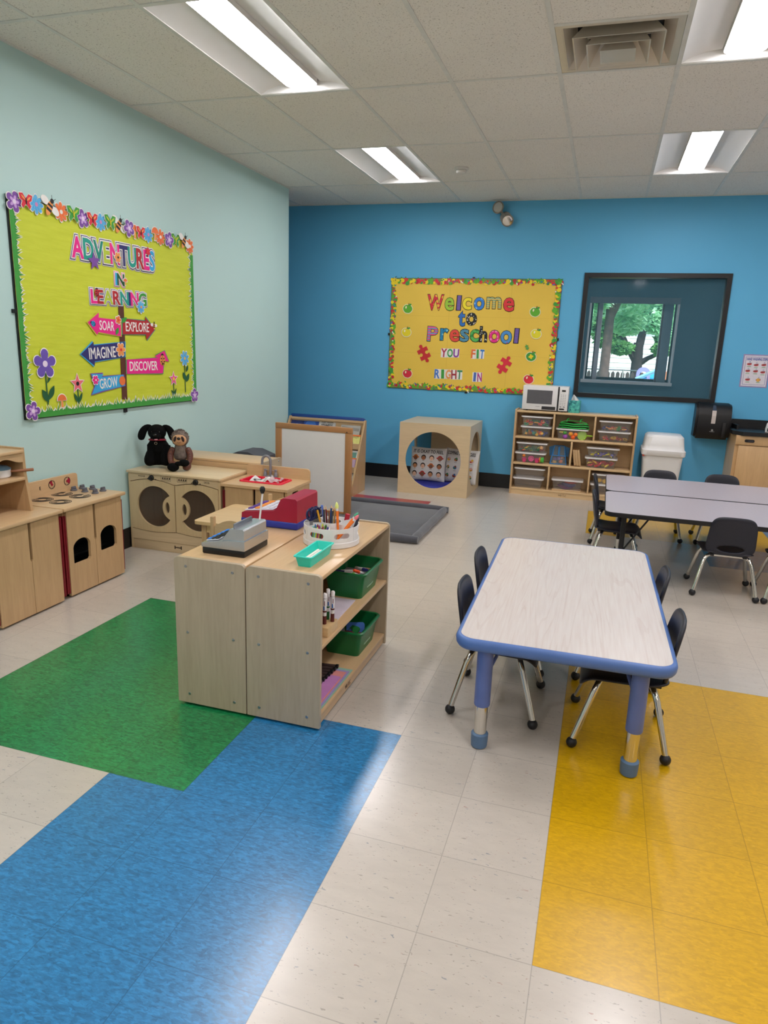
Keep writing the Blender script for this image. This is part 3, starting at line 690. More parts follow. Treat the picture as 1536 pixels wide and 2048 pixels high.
# ------------------------------------------------------------------ open shelf units, back to back
def screw(par, x, y, z, axis='y', r=.0065):
    m = MB(); m.lathe([(0, 0), (r, 0), (r*.9, -.0015), (r*.35, -.002), (0, -.001)], (x, y, z), 10, 'z')
    if axis == 'y': pass
    return m.build('screw', mt('steel'), par)
def screw_at(par, M, r=.0065):
    o = MB().lathe([(0, .0015), (r*.45, .0014), (r*.5, .0022), (r*.9, .0018), (r, .0), (0, 0)], n=10).build('screw', mt('steel'), par); o.matrix_local = M; return o
def RX(a): return Matrix.Rotation(R(a), 4, 'X')
def RY(a): return Matrix.Rotation(R(a), 4, 'Y')
def side_profile(d, h, z0, r=.02): return [(0, z0), (d, z0)]+[(d-r+r*math.cos(R(a)), h-r+r*math.sin(R(a))) for a in range(0, 91, 15)]+[(r+r*math.cos(R(a)), h-r+r*math.sin(R(a))) for a in range(90, 181, 15)]
def open_shelf(name, label, loc, rz, w=.903, d=.322, h=.659, mids=(.36,), bottom=.068, near='left', logo=True):
    t = thing(name, label, 'shelf', loc, rz, 'low wooden shelf units')
    for s, x in (('l', 0), ('r', w-.018)):
        o = MB().prism(side_profile(d, h, .012), x, x+.018, 'x').build('side_panel', mt('ply_end'), t)
        n = near == ('left' if s == 'l' else 'right')
        if n:
            for yy in (d*.17, d*.83):
                for zz in (.055, .335, .622):
                    xx = x if s == 'l' else x+.018
                    screw_at(o, Matrix.Translation((xx, yy, zz)) @ RY(-90 if s == 'l' else 90))
    a, b = .018, w-.018
    MB().box(a, b, 0.002, d-.002, h-.024, h-.006, .004).build('top', mt('ply_x'), t)
    for z in mids: MB().box(a, b, .004, d-.01, z-.018, z, .003).build('shelf_board', mt('ply_x'), t)
    MB().box(a, b, .004, d-.01, bottom-.018, bottom, .003).build('shelf_board', mt('ply_x'), t)
    MB().box(a, b, d-.01, d-.003, .03, h-.025).build('back_panel', mt('ply_x'), t)
    k = MB().box(a, b, .012, .028, .012, bottom-.018).build('kick_board', mt('ply_x'), t)
    if logo:
        m = MB(); M = Matrix.Translation((w*.36, .0115, .022)) @ RX(90)
        me = MB(); fit_text(me, 'WB TLC', 0, .07, 0, .02, 0, .0006); me2 = bpy.data.meshes.new('x'); me.bm.to_mesh(me2); me.bm.free()
        m.mesh(me2, M); m.build('stamp', C('#5d4630'), k, smooth=False)
    MB().box(.03, w-.03, .02, d-.02, 0, .012).build('glides', mt('blackm'), t, smooth=False)
    return t
open_shelf('shelf_unit', 'low wooden shelf unit open to the right, holding green bins', (-.928, .820, 0), R(90))
open_shelf('shelf_unit', 'low wooden shelf unit backing the open one, silver cash register on top', (-1.577, .820+.903, 0), R(-90), near='right')
open_shelf('shelf_unit', 'low wooden shelf unit behind the toy washer against the pale wall', (-2.32, 3.055+.322, 0), R(180), w=.87, h=.646, near='left', logo=False)

# ------------------------------------------------------------------ big storage unit by the blue wall
def storage():
    x0, y0, w, d, h = -.849, 5.985, 1.235, .25, .912
    t = thing('storage_shelf', 'tall wooden storage shelf with eight compartments of clear boxes under the dark window', 'shelf', (x0, y0, 0))
    for x in (0, w-.02): MB().prism(side_profile(d, h, .0, .015), x, x+.02, 'x').build('side_panel', mt('ply_z'), t)
    a, b = .02, w-.02
    MB().box(a, b, .002, d, h-.03, h-.008, .004).build('top', mt('maple_x'), t)
    for z in (.63, .348, .072): MB().box(a, b, .002, d-.008, z-.022, z, .003).build('shelf_board', mt('maple_x'), t)
    for x, z0, z1 in ((.409, .63, h-.03), (.824, .63, h-.03), (.611, .348, .608), (.402, .072, .326), (.819, .072, .326)):
        MB().box(x-.009, x+.009, .003, d-.008, z0, z1, .003).build('divider', mt('maple_z'), t)
    MB().box(a, b, d-.008, d, .05, h-.03).build('back_panel', mt('maple_x'), t)
    k = MB().box(a, b, .008, .026, .0, .05).build('kick_board', mt('maple_x'), t)
    me = MB(); fit_text(me, 'WB TLC', 0, .085, 0, .022, 0, .0006); me2 = bpy.data.meshes.new('x'); me.bm.to_mesh(me2); me.bm.free()
    MB().mesh(me2, Matrix.Translation((.52, .0075, .014)) @ RX(90)).build('stamp', C('#6d5238'), k, smooth=False)
storage()
# ------------------------------------------------------------------ play kitchen
def fixp(o): return o
def stove():
    # local x runs along world +y, local front (-y) looks into the room
    t = thing('toy_stove', 'wooden toy stove with printed burners and two arched oven doors', 'toy stove', (-2.855, 1.622, 0), R(90))
    w, d, h = .528, .345, .55
    m = MB(); m.box(.02, .034, .02, d, .012, h-.022); m.box(w-.034, w-.02, .02, d, .012, h-.022); m.box(.02, w-.02, .02, d, .012, .03); m.box(.02, w-.02, d-.01, d, .012, h-.022)
    m.build('body', mt('ply_z'), t, smooth=False)
    q = MB(); q.box(.036, w-.036, .26, .27, .032, h-.03); q.box(.035, .045, .03, .27, .032, h-.03); q.box(w-.045, w-.035, .03, .27, .032, h-.03); q.box(.036, w-.036, .03, .27, .032, .04); q.box(.036, w-.036, .03, .27, h-.035, h-.028); q.build('oven_shade_box', mt('blackm'), t, smooth=False)  # black box added behind the door windows, painting the oven's inner shade
    MB().box(.05, w-.05, .1, .25, .2, .212).build('oven_rack', mt('blackm'), t, smooth=False)
    def door(x0, x1, hx0, hx1, z0, z1, sl):
        arch = [(hx0+.012, z0), (hx1-.012, z0), (hx1, z0+.012), (hx1, z1-.05)]+circ((hx0+hx1)/2, z1-.05, (hx1-hx0)/2, 14, .05, 6, 174)+[(hx0, z1-.05), (hx0, z0+.012)]
        o = [(x0, .012), (x1, .012), (x1, h-.024), (x0, h-.024)]
        if sl == 1: o = [(x0, .012), (x1, .012), (x1, .30), (x1-.008, .312), (x1-.008, h-.024), (x0, h-.024)]
        if sl == -1: o = [(x0, .012), (x1, .012), (x1, h-.024), (x0+.008, h-.024), (x0+.008, .312), (x0, .30)]
        MB().prism(o, 0, .018, 'y', holes=[arch]).build('door', mt('ply_z'), t, smooth=False)
    door(.030, .2585, .068, .212, .195, .342, 1); door(.2615, .512, .304, .452, .212, .362, -1)
    for x in (.004, .018, w-.014): MB().box(x, x+.010, .004, .03, .03, h-.05).build('hinge_strip', mt('redstrip'), t, smooth=False)
    MB().box(0, w+.016, -.016, d, h-.022, h, .006).build('worktop', mt('ply_x'), t)
    sp = [(-.02, h)]+[(w-.03, h), (w-.03, h+.082)]+[(w-.05+.02*math.cos(R(a)), h+.082+.02*math.sin(R(a))) for a in range(15, 91, 15)]+[(-.02, h+.102)]
    s = MB().prism(sp, d-.03, d-.012, 'y').build('splashback', mt('ply_x'), t, smooth=False)
    for cx, a0, a1 in ((.275, 80, 150), (.405, -60, 60)):
        m = MB().use(mt('blackm')); m.prism(circ(cx, h+.062, .027, 32), d-.032, d-.030, 'y', holes=[circ(cx, h+.062, .024, 32)])
        for k in range(8): a = R(45*k); m.prism([(cx+.018*math.cos(a)-.001, h+.062+.018*math.sin(a)), (cx+.018*math.cos(a)+.001, h+.062+.018*math.sin(a)), (cx+.022*math.cos(a)+.001, h+.062+.022*math.sin(a)), (cx+.022*math.cos(a)-.001, h+.062+.022*math.sin(a))], d-.032, d-.0305, 'y')
        m.use(mt('red')); m.prism([(cx, h+.062)]+circ(cx, h+.062, .023, 10, a0=a0, a1=a1), d-.033, d-.031, 'y'); m.prism(circ(cx, h+.062, .008, 16), d-.034, d-.031, 'y')
        m.build('dial', None, s, smooth=False)
    m = MB().use(mt('blackm'))
    for k in range(3): m.box(.175, .184, d-.0315, d-.0299, h+.045+.009*k, h+.048+.009*k)
    m.box(.175, .178, d-.0315, d-.0299, h+.045, h+.066); m.build('marking', None, s, smooth=False)
    for k, (cx, cy) in enumerate(((.135, .262), (.133, .128), (.305, .27), (.305, .135))):
        m = MB()
        for r in (.062, .053, .044, .035, .027): m.prism(circ(cx, cy, r, 40, a0=(100 if k < 2 else 20), a1=(445 if k < 2 else 350))+circ(cx, cy, r-.0045, 40, a0=(100 if k < 2 else 20), a1=(445 if k < 2 else 350))[::-1], h+.0002, h+.001, 'z')
        m.build('burner', C('#3c332b'), t, smooth=False)
    for cx, cy in ((.425, .285), (.49, .275), (.42, .195), (.505, .208), (.412, .11), (.49, .115)):
        k = MB().lathe([(0, 0), (.021, 0), (.021, .006), (.016, .01), (.0155, .02), (0, .02)], (cx, cy, h), 20); k.box(cx-.017, cx+.017, cy-.006, cy+.006, h+.008, h+.027, .003); k.build('knob', mt('greyknob'), t)
stove()
def hutch():
    t = thing('toy_cupboard', 'wooden toy kitchen cupboard with hutch shelf, cut by the left photo edge', 'toy cupboard', (-2.845, 1.118, 0), R(90))
    w, d, h = .482, .355, .553
    m = MB(); m.box(.01, .024, .02, d, .012, h-.022); m.box(w-.024, w-.012, .02, d, .012, h-.022); m.box(.01, w-.012, .02, d, .012, .03); m.box(.01, w-.012, d-.01, d, .012, h-.022); m.build('body', mt('ply_z'), t, smooth=False)
    for x0, x1, s in ((.016, .2465, 1), (.2495, w-.02, -1)):
        o = [(x0, .012), (x1, .012), (x1, .31), (x1-.008, .322), (x1-.008, h-.026), (x0, h-.026)] if s == 1 else [(x0, .012), (x1, .012), (x1, h-.026), (x0+.008, h-.026), (x0+.008, .322), (x0, .31)]
        MB().prism(o, 0, .018, 'y').build('door', mt('ply_z'), t, smooth=False)
    for x in (.002, w-.018, w-.006): MB().box(x, x+.009, .004, .03, .03, h-.05).build('hinge_strip', mt('redstrip'), t, smooth=False)
    MB().box(-.005, w+.003, -.016, d, h-.022, h, .006).build('worktop', mt('ply_x'), t)
    # hutch
    X1 = .402; ht = .905
    for x in (-.005, X1-.018): MB().prism([(.112, h), (d-.005, h), (d-.005, ht), (.142, ht), (.138, .76)], x, x+.018, 'x').build('hutch_side', mt('ply_z'), t, smooth=False)
    MB().box(.013, X1-.018, .125, d-.006, ht-.026, ht-.008, .005).build('hutch_top', mt('ply_x'), t)
    MB().box(.013, X1-.018, .128, d-.006, .728, .746, .005).build('hutch_shelf', mt('ply_x'), t)
    MB().box(.013, X1-.018, d-.012, d-.006, h, ht-.026).build('hutch_back', mt('ply_x'), t, smooth=False)
    z = [(.013+(X1-.031)*k/24, .842+.014*math.sin(2*PI*(k/24)*1.7+.7)) for k in range(25)]
    MB().prism(z+[(X1-.018, ht-.026), (.013, ht-.026)], .137, .150, 'y').build('valance', mt('ply_x'), t, smooth=False)
hutch()
def pot():
    t = thing('toy_pot', 'white toy saucepan with blue grey lid and wooden handle on the hutch shelf', 'toy pot', (-3.08, 1.418, .7462))
    MB().lathe([(0, 0), (.056, 0), (.064, .008), (.066, .045), (.062, .047), (0, .047)], n=32).build('pan', mt('white'), t)
    MB().lathe([(.067, .046), (.068, .05), (.05, .062), (.02, .07), (0, .071)], n=32).build('lid', C('#6f8ea3', .3), t)
    MB().ball((0, 0, .083), .013).build('lid_knob', C('#8a7d74'), t)
    MB().tube([(.050, .040, .034), (.085, .075, .034), (.121, .128, .035)], [.007, .008, .0085], 10).build('handle', C('#9a6748'), t)
pot()
def washer():
    t = thing('toy_washer', 'wooden toy washer and dryer with two round door openings', 'toy washer', (-3.195, 2.655, 0), 0)
    w, d, h = .752, .392, .585
    m = MB(); m.box(0, .016, .006, d, .0, h-.018); m.box(w-.016, w, .006, d, .0, h-.018); m.box(.385, .395, .03, d, .03, h-.02); m.box(.016, w-.016, .02, d, .075, .09); m.box(.016, w-.016, d-.01, d, .01, h-.018)
    m.build('body', mt('pale_z'), t, smooth=False)
    MB().box(.016, w-.016, .008, .02, 0, .072, .002).build('base_panel', mt('pale_x'), t)
    zs = lambda x: .50+.028*math.sin(PI*max(0, min(1, (x-.02)/.36))) if x < .388 else .50+.024*math.sin(PI*max(0, min(1, (x-.395)/.345)))
    zb = lambda x: .158-.014*math.sin(PI*(x-.02)/.36) if x < .388 else .158-.014*math.sin(PI*(x-.395)/.345)
    pan = [(.016+(w-.032)*k/60, zs(.016+(w-.032)*k/60)+.005) for k in range(61)]
    cp = MB().prism(pan+[(w-.016, h-.018), (.016, h-.018)], .004, .018, 'y').build('control_panel', mt('pale_x'), t, smooth=False)
    low = [(.016+(w-.032)*k/60, zb(.016+(w-.032)*k/60)-.005) for k in range(61)]
    MB().prism(low[::-1]+[(.016, .075), (w-.016, .075)], .004, .018, 'y').build('lower_panel', mt('pale_x'), t, smooth=False)
    MB().box(-.004, w+.006, -.012, d, h-.018, h, .004).build('worktop', mt('pale_x'), t)
    def door(x0, x1, flip):
        n = 24; o = [(x0+(x1-x0)*k/n, zb(x0+(x1-x0)*k/n)) for k in range(n+1)]+[(x1-(x1-x0)*k/n, zs(x1-(x1-x0)*k/n)) for k in range(n+1)]
        cx, cz, r = (.222, .333, .150) if not flip else (.562, .333, .150)
        s = -1 if flip else 1; bx = cx+s*.152; br = .092
        hole = []
        for k in range(80):
            a = 2*PI*k/80; x, z = cx+r*math.cos(a), cz+r*math.sin(a)
            if math.hypot(x-bx, z-cz) < br: continue
            hole.append((x, z, a))
        # walk the circle from just past the bump round to it, then back along the bump
        a_ = [math.atan2(z-cz, s*(x-cx)) % (2*PI) for x, z, _ in hole]; seq = sorted(zip(a_, [(x, z) for x, z, _ in hole]))
        pts = [p for _, p in seq]
        A, B = pts[-1], pts[0]
        b0 = math.atan2(A[1]-cz, s*(A[0]-bx)); b1 = math.atan2(B[1]-cz, s*(B[0]-bx))
        b0 = b0 % (2*PI); b1 = b1 % (2*PI)
        arc = [(bx+s*br*math.cos(b0+(b1-b0)*k/16), cz+br*math.sin(b0+(b1-b0)*k/16)) for k in range(1, 16)]
        oval = circ(cx+s*.100, cz, .018, 20, .042)
        dd = MB().prism(o, 0, .016, 'y', holes=[pts+arc, oval]).build('door', mt('pale_z'), t, smooth=False)
        MB().prism(circ(cx, cz, r+.012, 40), .0175, .019, 'y').build('window_pane', mt('smoke'), dd, smooth=False)
    door(.020, .3845, False); door(.3925, w-.018, True)
    for x, k in ((.198, 1), (.559, 2)):
        m = MB().lathe([(0, 0), (.02, 0), (.02, -.008), (.014, -.012), (.012, -.026), (0, -.026)], (0, 0, 0), 20); o = m.build('dial', mt('black'), cp); o.matrix_local = Matrix.Translation((x, .004, .541)) @ RX(-90)
    m = MB().use(C('#3c2a1c'))
    def wr(txt, x0, x1, z0, z1):
        q = MB(); fit_text(q, txt, x0, x1, z0, z1, 0, .0006); me = bpy.data.meshes.new('x'); q.bm.to_mesh(me); q.bm.free(); m.mesh(me, Matrix.Translation((0, .0038, 0)) @ RX(90))
    wr('WASHER', .085, .145, .541, .553); wr('DRYER', .625, .668, .539, .551)
    for x0 in (.275, .408):
        for a, b, c, e in ((0, .08, .044, .0455), (0, .08, 0, .0015), (0, .0015, 0, .045), (.0785, .08, 0, .045), (.012, .06, .03, .031), (.01, .07, .008, .010)): m.box(x0+a, x0+b, .0034, .0041, .528+c, .528+e)
        for k in range(4): m.prism([(x0+.01+.018*k, .540), (x0+.022+.018*k, .540), (x0+.020+.018*k, .552), (x0+.012+.018*k, .552)], .0034, .0041, 'y')
    for cx in (.198, .559):
        for a in (-50, -20, 200, 230, 60, 120): m.prism(circ(cx+.036*math.cos(R(a)), .541+.028*math.sin(R(a)), .0045, 10), .0034, .0041, 'y')
    m.build('lettering', None, cp, smooth=False)
    q = MB(); x = .395
    for a, b, c, e in ((-.03, -.022, .03, .055), (.022, .03, .03, .055), (-.03, .03, .038, .044), (-.03, .03, .046, .048)): q.box(x+a, x+b, .0070, .0082, c, e)
    q.build('emblem', C('#3c2a1c'), t, smooth=False)
washer()
def sink():
    t = thing('toy_sink', 'wooden toy sink unit with red basin and grey faucet', 'toy sink', (-2.436, 2.66, 0))
    w, d, h = .504, .385, .555
    m = MB(); m.box(.012, .026, .02, d, .012, h-.018); m.box(.026, w-.012, d-.012, d, .012, h-.018); m.box(.012, w-.012, .02, d, .012, .03); m.build('body', mt('ply_z'), t, smooth=False)
    MB().prism([(.006, .012), (d, .012), (d, h-.018), (.006, h-.018)], w-.024, w-.008, 'x', holes=[rrect(.09, .19, h-.065, h-.038, .012)]).build('side_panel', mt('ply_z'), t, smooth=False)
    for x0, x1, s in ((.03, .2505, 1), (.2535, w-.03, -1)):
        o = [(x0, .012), (x1, .012), (x1, .31), (x1-.008, .322), (x1-.008, h-.022), (x0, h-.022)] if s == 1 else [(x0, .012), (x1, .012), (x1, h-.022), (x0+.008, h-.022), (x0+.008, .322), (x0, .31)]
        MB().prism(o, 0, .018, 'y').build('door', mt('ply_z'), t, smooth=False)
    for x in (.008, .02, w-.028): MB().box(x, x+.008, .003, .03, .03, h-.05).build('hinge_strip', mt('redstrip'), t, smooth=False)
    B = rrect(.085, .385, .125, .298, .02)
    MB().prism([(-.001, -.014), (w+.004, -.014), (w+.004, d), (-.001, d)], h-.018, h, 'z', holes=[B]).build('worktop', mt('ply_x'), t, smooth=False)
    b = MB(); o = rrect(.068, .402, .108, .315, .03); i = rrect(.088, .382, .128, .295, .02); bt = rrect(.10, .37, .14, .283, .02)
    def loop(p, z): return [b.bm.verts.new((x, y, z)) for x, y in p]
    Ls = [loop(o, h+.001), loop(grow(o, -.004), h+.009), loop(i, h+.009), loop(bt, h-.07)]
    for A, Bq in zip(Ls, Ls[1:]):
        for k in range(len(A)): j = (k+1) % len(A); b.bm.faces.new((A[k], A[j], Bq[j], Bq[k]))
    b.bm.faces.new(Ls[-1]); bmesh.ops.recalc_face_normals(b.bm, faces=b.bm.faces[:])
    b.build('basin', mt('redp'), t)
    sp = [(0, h), (w, h), (w, h+.055)]+[(w-.025+.025*math.cos(R(a)), h+.055+.025*math.sin(R(a))) for a in range(15, 91, 15)]+[(.025+.025*math.cos(R(a)), h+.055+.025*math.sin(R(a))) for a in range(90, 171, 15)]+[(0, h+.055)]
    MB().prism(sp, d-.016, d, 'y').build('splashback', mt('ply_x'), t, smooth=False)
    f = MB(); fx, fy = .205, .345
    f.box(fx-.055, fx+.055, fy-.016, fy+.012, h, h+.012, .004)
    arc = [(fx, fy, h+.01), (fx, fy, h+.115)]+[(fx-.030+.030*math.cos(R(a)), fy-.012*(a/180), h+.122+.034*math.sin(R(a))) for a in range(0, 181, 18)]+[(fx-.061, fy-.014, h+.092)]
    f.tube(arc, .0095, 12); fo = f.build('faucet', mt('greyf'), t)
    for s in (-1, 1):
        MB().lathe([(0, 0), (.014, 0), (.013, .02), (.008, .03), (.010, .038), (.009, .048), (0, .05)], (fx+s*.042, fy, h+.011), 14).tube([(fx+s*.042, fy, h+.048), (fx+s*.018, fy-.004, h+.052)], .003, 6).build('tap_handle', mt('greyf'), fo)
    g = thing('bag_packet', 'crumpled clear and white plastic packet with black label in the red basin', 'packet', (-2.436+.235, 2.66+.215, h-.02))
    rng = random.Random(3)
    MB().grid(lambda u, v: (-.11+.13*u, -.06+.11*v, .012+.012*math.sin(7*u+2*v)+.018*v), 9, 7).build('sleeve', mt('paper'), g)
    q = MB(); q.box(-.078, -.02, -.045, -.015, .031, .033); q.build('black_label', mt('blackm'), g, smooth=False)
    q = MB().use(mt('paper'))
    for k in range(3): q.box(-.068+.014*k, -.058+.014*k, -.038, -.022, .0332, .0336)
    q.build('label_print', None, g, smooth=False)
    MB().grid(lambda u, v: (.0+.11*u+.012*math.sin(9*v), -.06+.12*v, .014+.035*abs(math.sin(5*u+4*v))*(1-u*.5)+.01*math.sin(17*u*v)), 15, 13).build('clear_film', mt('clearbag'), g)
sink()
def small_table():
    t = thing('wooden_table', 'small pale pine children table behind the shelf with the cash registers', 'table', (-2.245, 2.0, 0))
    w, d, h = .62, .5, .46
    MB().prism(rrect(0, w, 0, d, .03), h-.02, h, 'z').build('tabletop', mt('pine_x'), t)
    m = MB(); m.box(.05, w-.05, .04, .058, h-.075, h-.02); m.box(.05, w-.05, d-.058, d-.04, h-.075, h-.02); m.box(.04, .058, .05, d-.05, h-.075, h-.02); m.box(w-.058, w-.04, .05, d-.05, h-.075, h-.02); m.build('apron', mt('pine_x'), t, smooth=False)
    for x in (.035, w-.07):
        for y in (.035, d-.07): MB().box(x, x+.035, y, y+.035, 0, h-.02, .004).build('leg', mt('ply_z'), t)
small_table()
def wood_chair(label, loc, rz):
    t = thing('wooden_chair', label, 'chair', loc, rz, 'small pine chairs')
    w = .27
    for x in (-w/2, w/2-.024):
        MB().box(x, x+.024, -.15, -.122, 0, .545, .005).build('back_post', mt('ply_z'), t); MB().box(x, x+.024, .10, .126, 0, .27, .004).build('leg', mt('ply_z'), t)
    MB().box(-w/2-.004, w/2+.004, -.13, .135, .27, .288, .005).build('seat', mt('pine_x'), t)
    arc = [(-w/2+.024+(w-.048)*k/16, .490+.042*math.sin(PI*k/16)) for k in range(17)]
    MB().prism(arc+[(w/2-.024, .40), (-w/2+.024, .40)], -.143, -.130, 'y').build('back_slat', mt('ply_x'), t, smooth=False)
    m = MB(); m.box(-w/2+.004, -w/2+.02, -.122, .1, .12, .14); m.box(w/2-.02, w/2-.004, -.122, .1, .12, .14); m.build('stretcher', mt('ply_x'), t, smooth=False)
    return t
wc = wood_chair('small pine chair in front of the little wooden table, behind the silver cash register', (-1.895, 1.99, 0), 0)
dup(wc, (-1.875, 2.395, 0), R(180), 'small pine chair at the far side of the little wooden table, beside the toy sink')
# ------------------------------------------------------------------ bulletin boards
def flat(par, name, layers, z, step=.0012, mb=None):
    """stacked paper cut-outs [(polygon, material), ...] as one mesh"""
    m = MB()
    for k, (p, mat_) in enumerate(layers):
        m.use(mat_); m.prism(p, z+step*k, z+step*(k+1), 'z')
    return m.build(name, None, par, smooth=False)
WHT = C('#ece9e6', .7); PUR = C('#7a4aa0'); ORG = C('#e8743a'); LBL = C('#58aee0'); GRN = C('#3c9a3a'); REDC = C('#d8283c'); PNK = C('#e8208a'); NVY = C('#2b2a6b'); TEALC = C('#1f9a8a'); LIME = C('#b6c83a'); MAR = C('#b0222c'); SKY = C('#35a6dc'); DGR = C('#1c5a34'); BRN = C('#5a2e22'); YEL = C('#f0d420'); BLK = C('#141316'); APG = C('#5fae2a'); BLU = C('#2c6fc0'); PEA = C('#ef9a52')
def art_flower(par, x, y, s, col, cen, n=6, name='border_flower', z=.006, rot=0):
    p = flower(n, s, s*.52, x, y, rot); q = flower(n, s*.62, s*.25, x, y, rot, pw=1.5)
    return flat(par, name, [(grow(p, .006), WHT), (p, col), (q, C('#c9a0dc') if col is PUR else col), (circ(x, y, s*.22, 14), cen)], z)
def art_butterfly(par, x, y, s, col, z=.006):
    L = []
    for k in (-1, 1): L += [(leaf(x, y, x+k*s*1.0, y+s*.75, s*.42), col), (leaf(x, y, x+k*s*.7, y-s*.7, s*.3), col)]
    pts = [(x+dx*s, y+dy*s) for dx, dy in ((0, .35), (.5, .95), (1.1, .85), (.95, .2), (.55, 0), (.8, -.5), (.55, -.85), (.1, -.35), (-.1, -.35), (-.55, -.85), (-.8, -.5), (-.55, 0), (-.95, .2), (-1.1, .85), (-.5, .95))]
    return flat(par, 'border_butterfly', [(grow(pts, .005), WHT), (pts, col), (leaf(x+.12*s, y+.1*s, x+.85*s, y+.7*s, .12*s), PEA if col is REDC else LIME), (leaf(x-.12*s, y+.1*s, x-.85*s, y+.7*s, .12*s), PEA if col is REDC else LIME), (leaf(x, y-.5*s, x, y+.55*s, .09*s), BLK if col is REDC else YEL)], z)
def art_bee(par, x, y, s, z=.006, rot=-.5):
    f = lambda p: xf(p, s, rot, x, y)
    return flat(par, 'border_bee', [(f(circ(-.75, .25, .55, 18, .38)), WHT), (f(circ(.75, .1, .55, 18, .38)), WHT), (f(circ(0, -.1, .36, 20, .8)), PEA), (f([(-.34, -.15), (.34, -.15), (.3, -.42), (-.3, -.42)]), BLK), (f([(-.3, .28), (.3, .28), (.36, .05), (-.36, .05)]), BLK), (f(circ(0, .68, .24, 14)), BLK), (f(line2(.1, .8, .3, 1.15, .05)), BLK), (f(line2(-.1, .8, -.3, 1.15, .05)), BLK)], z, .0006)
def art_mushroom(par, x, y, s, z=.006):
    st = [(x-.2*s, y-.8*s), (x+.22*s, y-.8*s), (x+.14*s, y+.1*s), (x-.14*s, y+.1*s)]; cap = circ(x, y+.05*s, .75*s, 16, .75*s, 0, 180)
    return flat(par, 'paper_mushroom', [(grow(st, .006), WHT), (grow(cap, .006), WHT), (st, PEA), (cap, ORG)], z, .0008)
def art_ladybug(par, x, y, s, col, z, rot=0):
    f = lambda p: xf(p, s, rot, x, y)
    L = [(f(circ(0, .75, .4, 12)), BLK), (f(circ(0, 0, .75, 20, .85)), col), (f(line2(0, -.85, 0, .8, .1)), BLK)]
    for a, b in ((-.35, .3), (.35, .3), (-.4, -.2), (.4, -.2), (-.2, -.55), (.2, -.55)): L.append((f(circ(a, b, .15, 8)), BLK))
    return flat(par, 'paper_ladybug', L, z, .0006)
def grass_strip(par, a, b, fixed, horiz, name, flip=False):
    """green strip with a ragged white-tipped grass edge"""
    rng = random.Random(5); m = MB(); depth = .045
    n = int((b-a)/.016); z = .004
    def mapp(p): u, v = p; v = -v if flip else v; return (u, fixed+v) if horiz else (fixed+v, u)
    pts = [(a, 0)]; tip = [(a, 0)]
    for k in range(n):
        u = a+(b-a)*(k+.5)/n; hgt = depth+rng.uniform(-.012, .022); sl = rng.uniform(-.012, .012)
        pts += [(a+(b-a)*k/n, depth*.7), (u+sl, hgt)]; tip += [(a+(b-a)*k/n, depth*.75), (u+sl*1.2, hgt+.016)]
    pts += [(b, depth*.7), (b, 0)]; tip += [(b, depth*.75), (b, 0)]
    for L_, m_, dz, hb in ((tip, WHT, 0, .75), (pts, C('#3f9a3c', .7), .001, .7)):
        m.use(m_).prism([mapp(p) for p in ((a, 0), (b, 0), (b, depth*hb), (a, depth*hb))], z+dz, z+dz+.001, 'z')
        for k in range(n):
            u0, u1 = a+(b-a)*k/n, a+(b-a)*(k+1)/n; m.prism([mapp(p) for p in ((u0, depth*hb-.001), (u1, depth*hb-.001), L_[2+2*k])], z+dz, z+dz+.001, 'z')
    return m.build(name, None, par, smooth=False)
def letters(par, text, x0, y0, x1, y1, h0, h1, cols, z, outline, name='letter', dip=0):
    """individually coloured paper letters along the line from (x0,y0) to (x1,y1); h0/h1 = letter heights at its ends"""
    chars = [c for c in text]; ws = [((bounds(text_me(c))[1]-bounds(text_me(c))[0])/.72+.10) if c != ' ' else .35 for c in chars]; tot = sum(ws); acc = 0
    ang = math.atan2(y1-y0, x1-x0)
    for k, c in enumerate(chars):
        w = ws[k]/tot*(x1-x0); t = (acc+ws[k]/2)/tot; acc += ws[k]
        if c == ' ': continue
        cx, cy = x0+(x1-x0)*t, y0+(y1-y0)*t; h = h0+(h1-h0)*t
        m = MB(); lw = w-.10/tot*(x1-x0)*.9
        for i, (off, mat_) in enumerate(outline): m.use(mat_); fit_text(m, c, cx-lw/2, cx+lw/2, cy-h/2, cy+h/2, z+.0011*i, .0011, off, ang)
        m.use(cols[k % len(cols)]); fit_text(m, c, cx-lw/2, cx+lw/2, cy-h/2, cy+h/2, z+.0011*len(outline), .0012, .03, ang)
        m.build(name, None, par, smooth=False)
def arrow_sign(par, pts, col, edge, word, wx0, wx1, wy0, wy1, z, rot=0, white=WHT):
    s = flat(par, 'sign_arrow', [(grow(pts, .010), edge if edge else WHT), (pts, col)], z)
    m = MB(); fit_text(m, word, wx0, wx1, wy0, wy1, z+.0024, .0008, .012, rot); m.build('lettering', white, s, smooth=False)
    return s
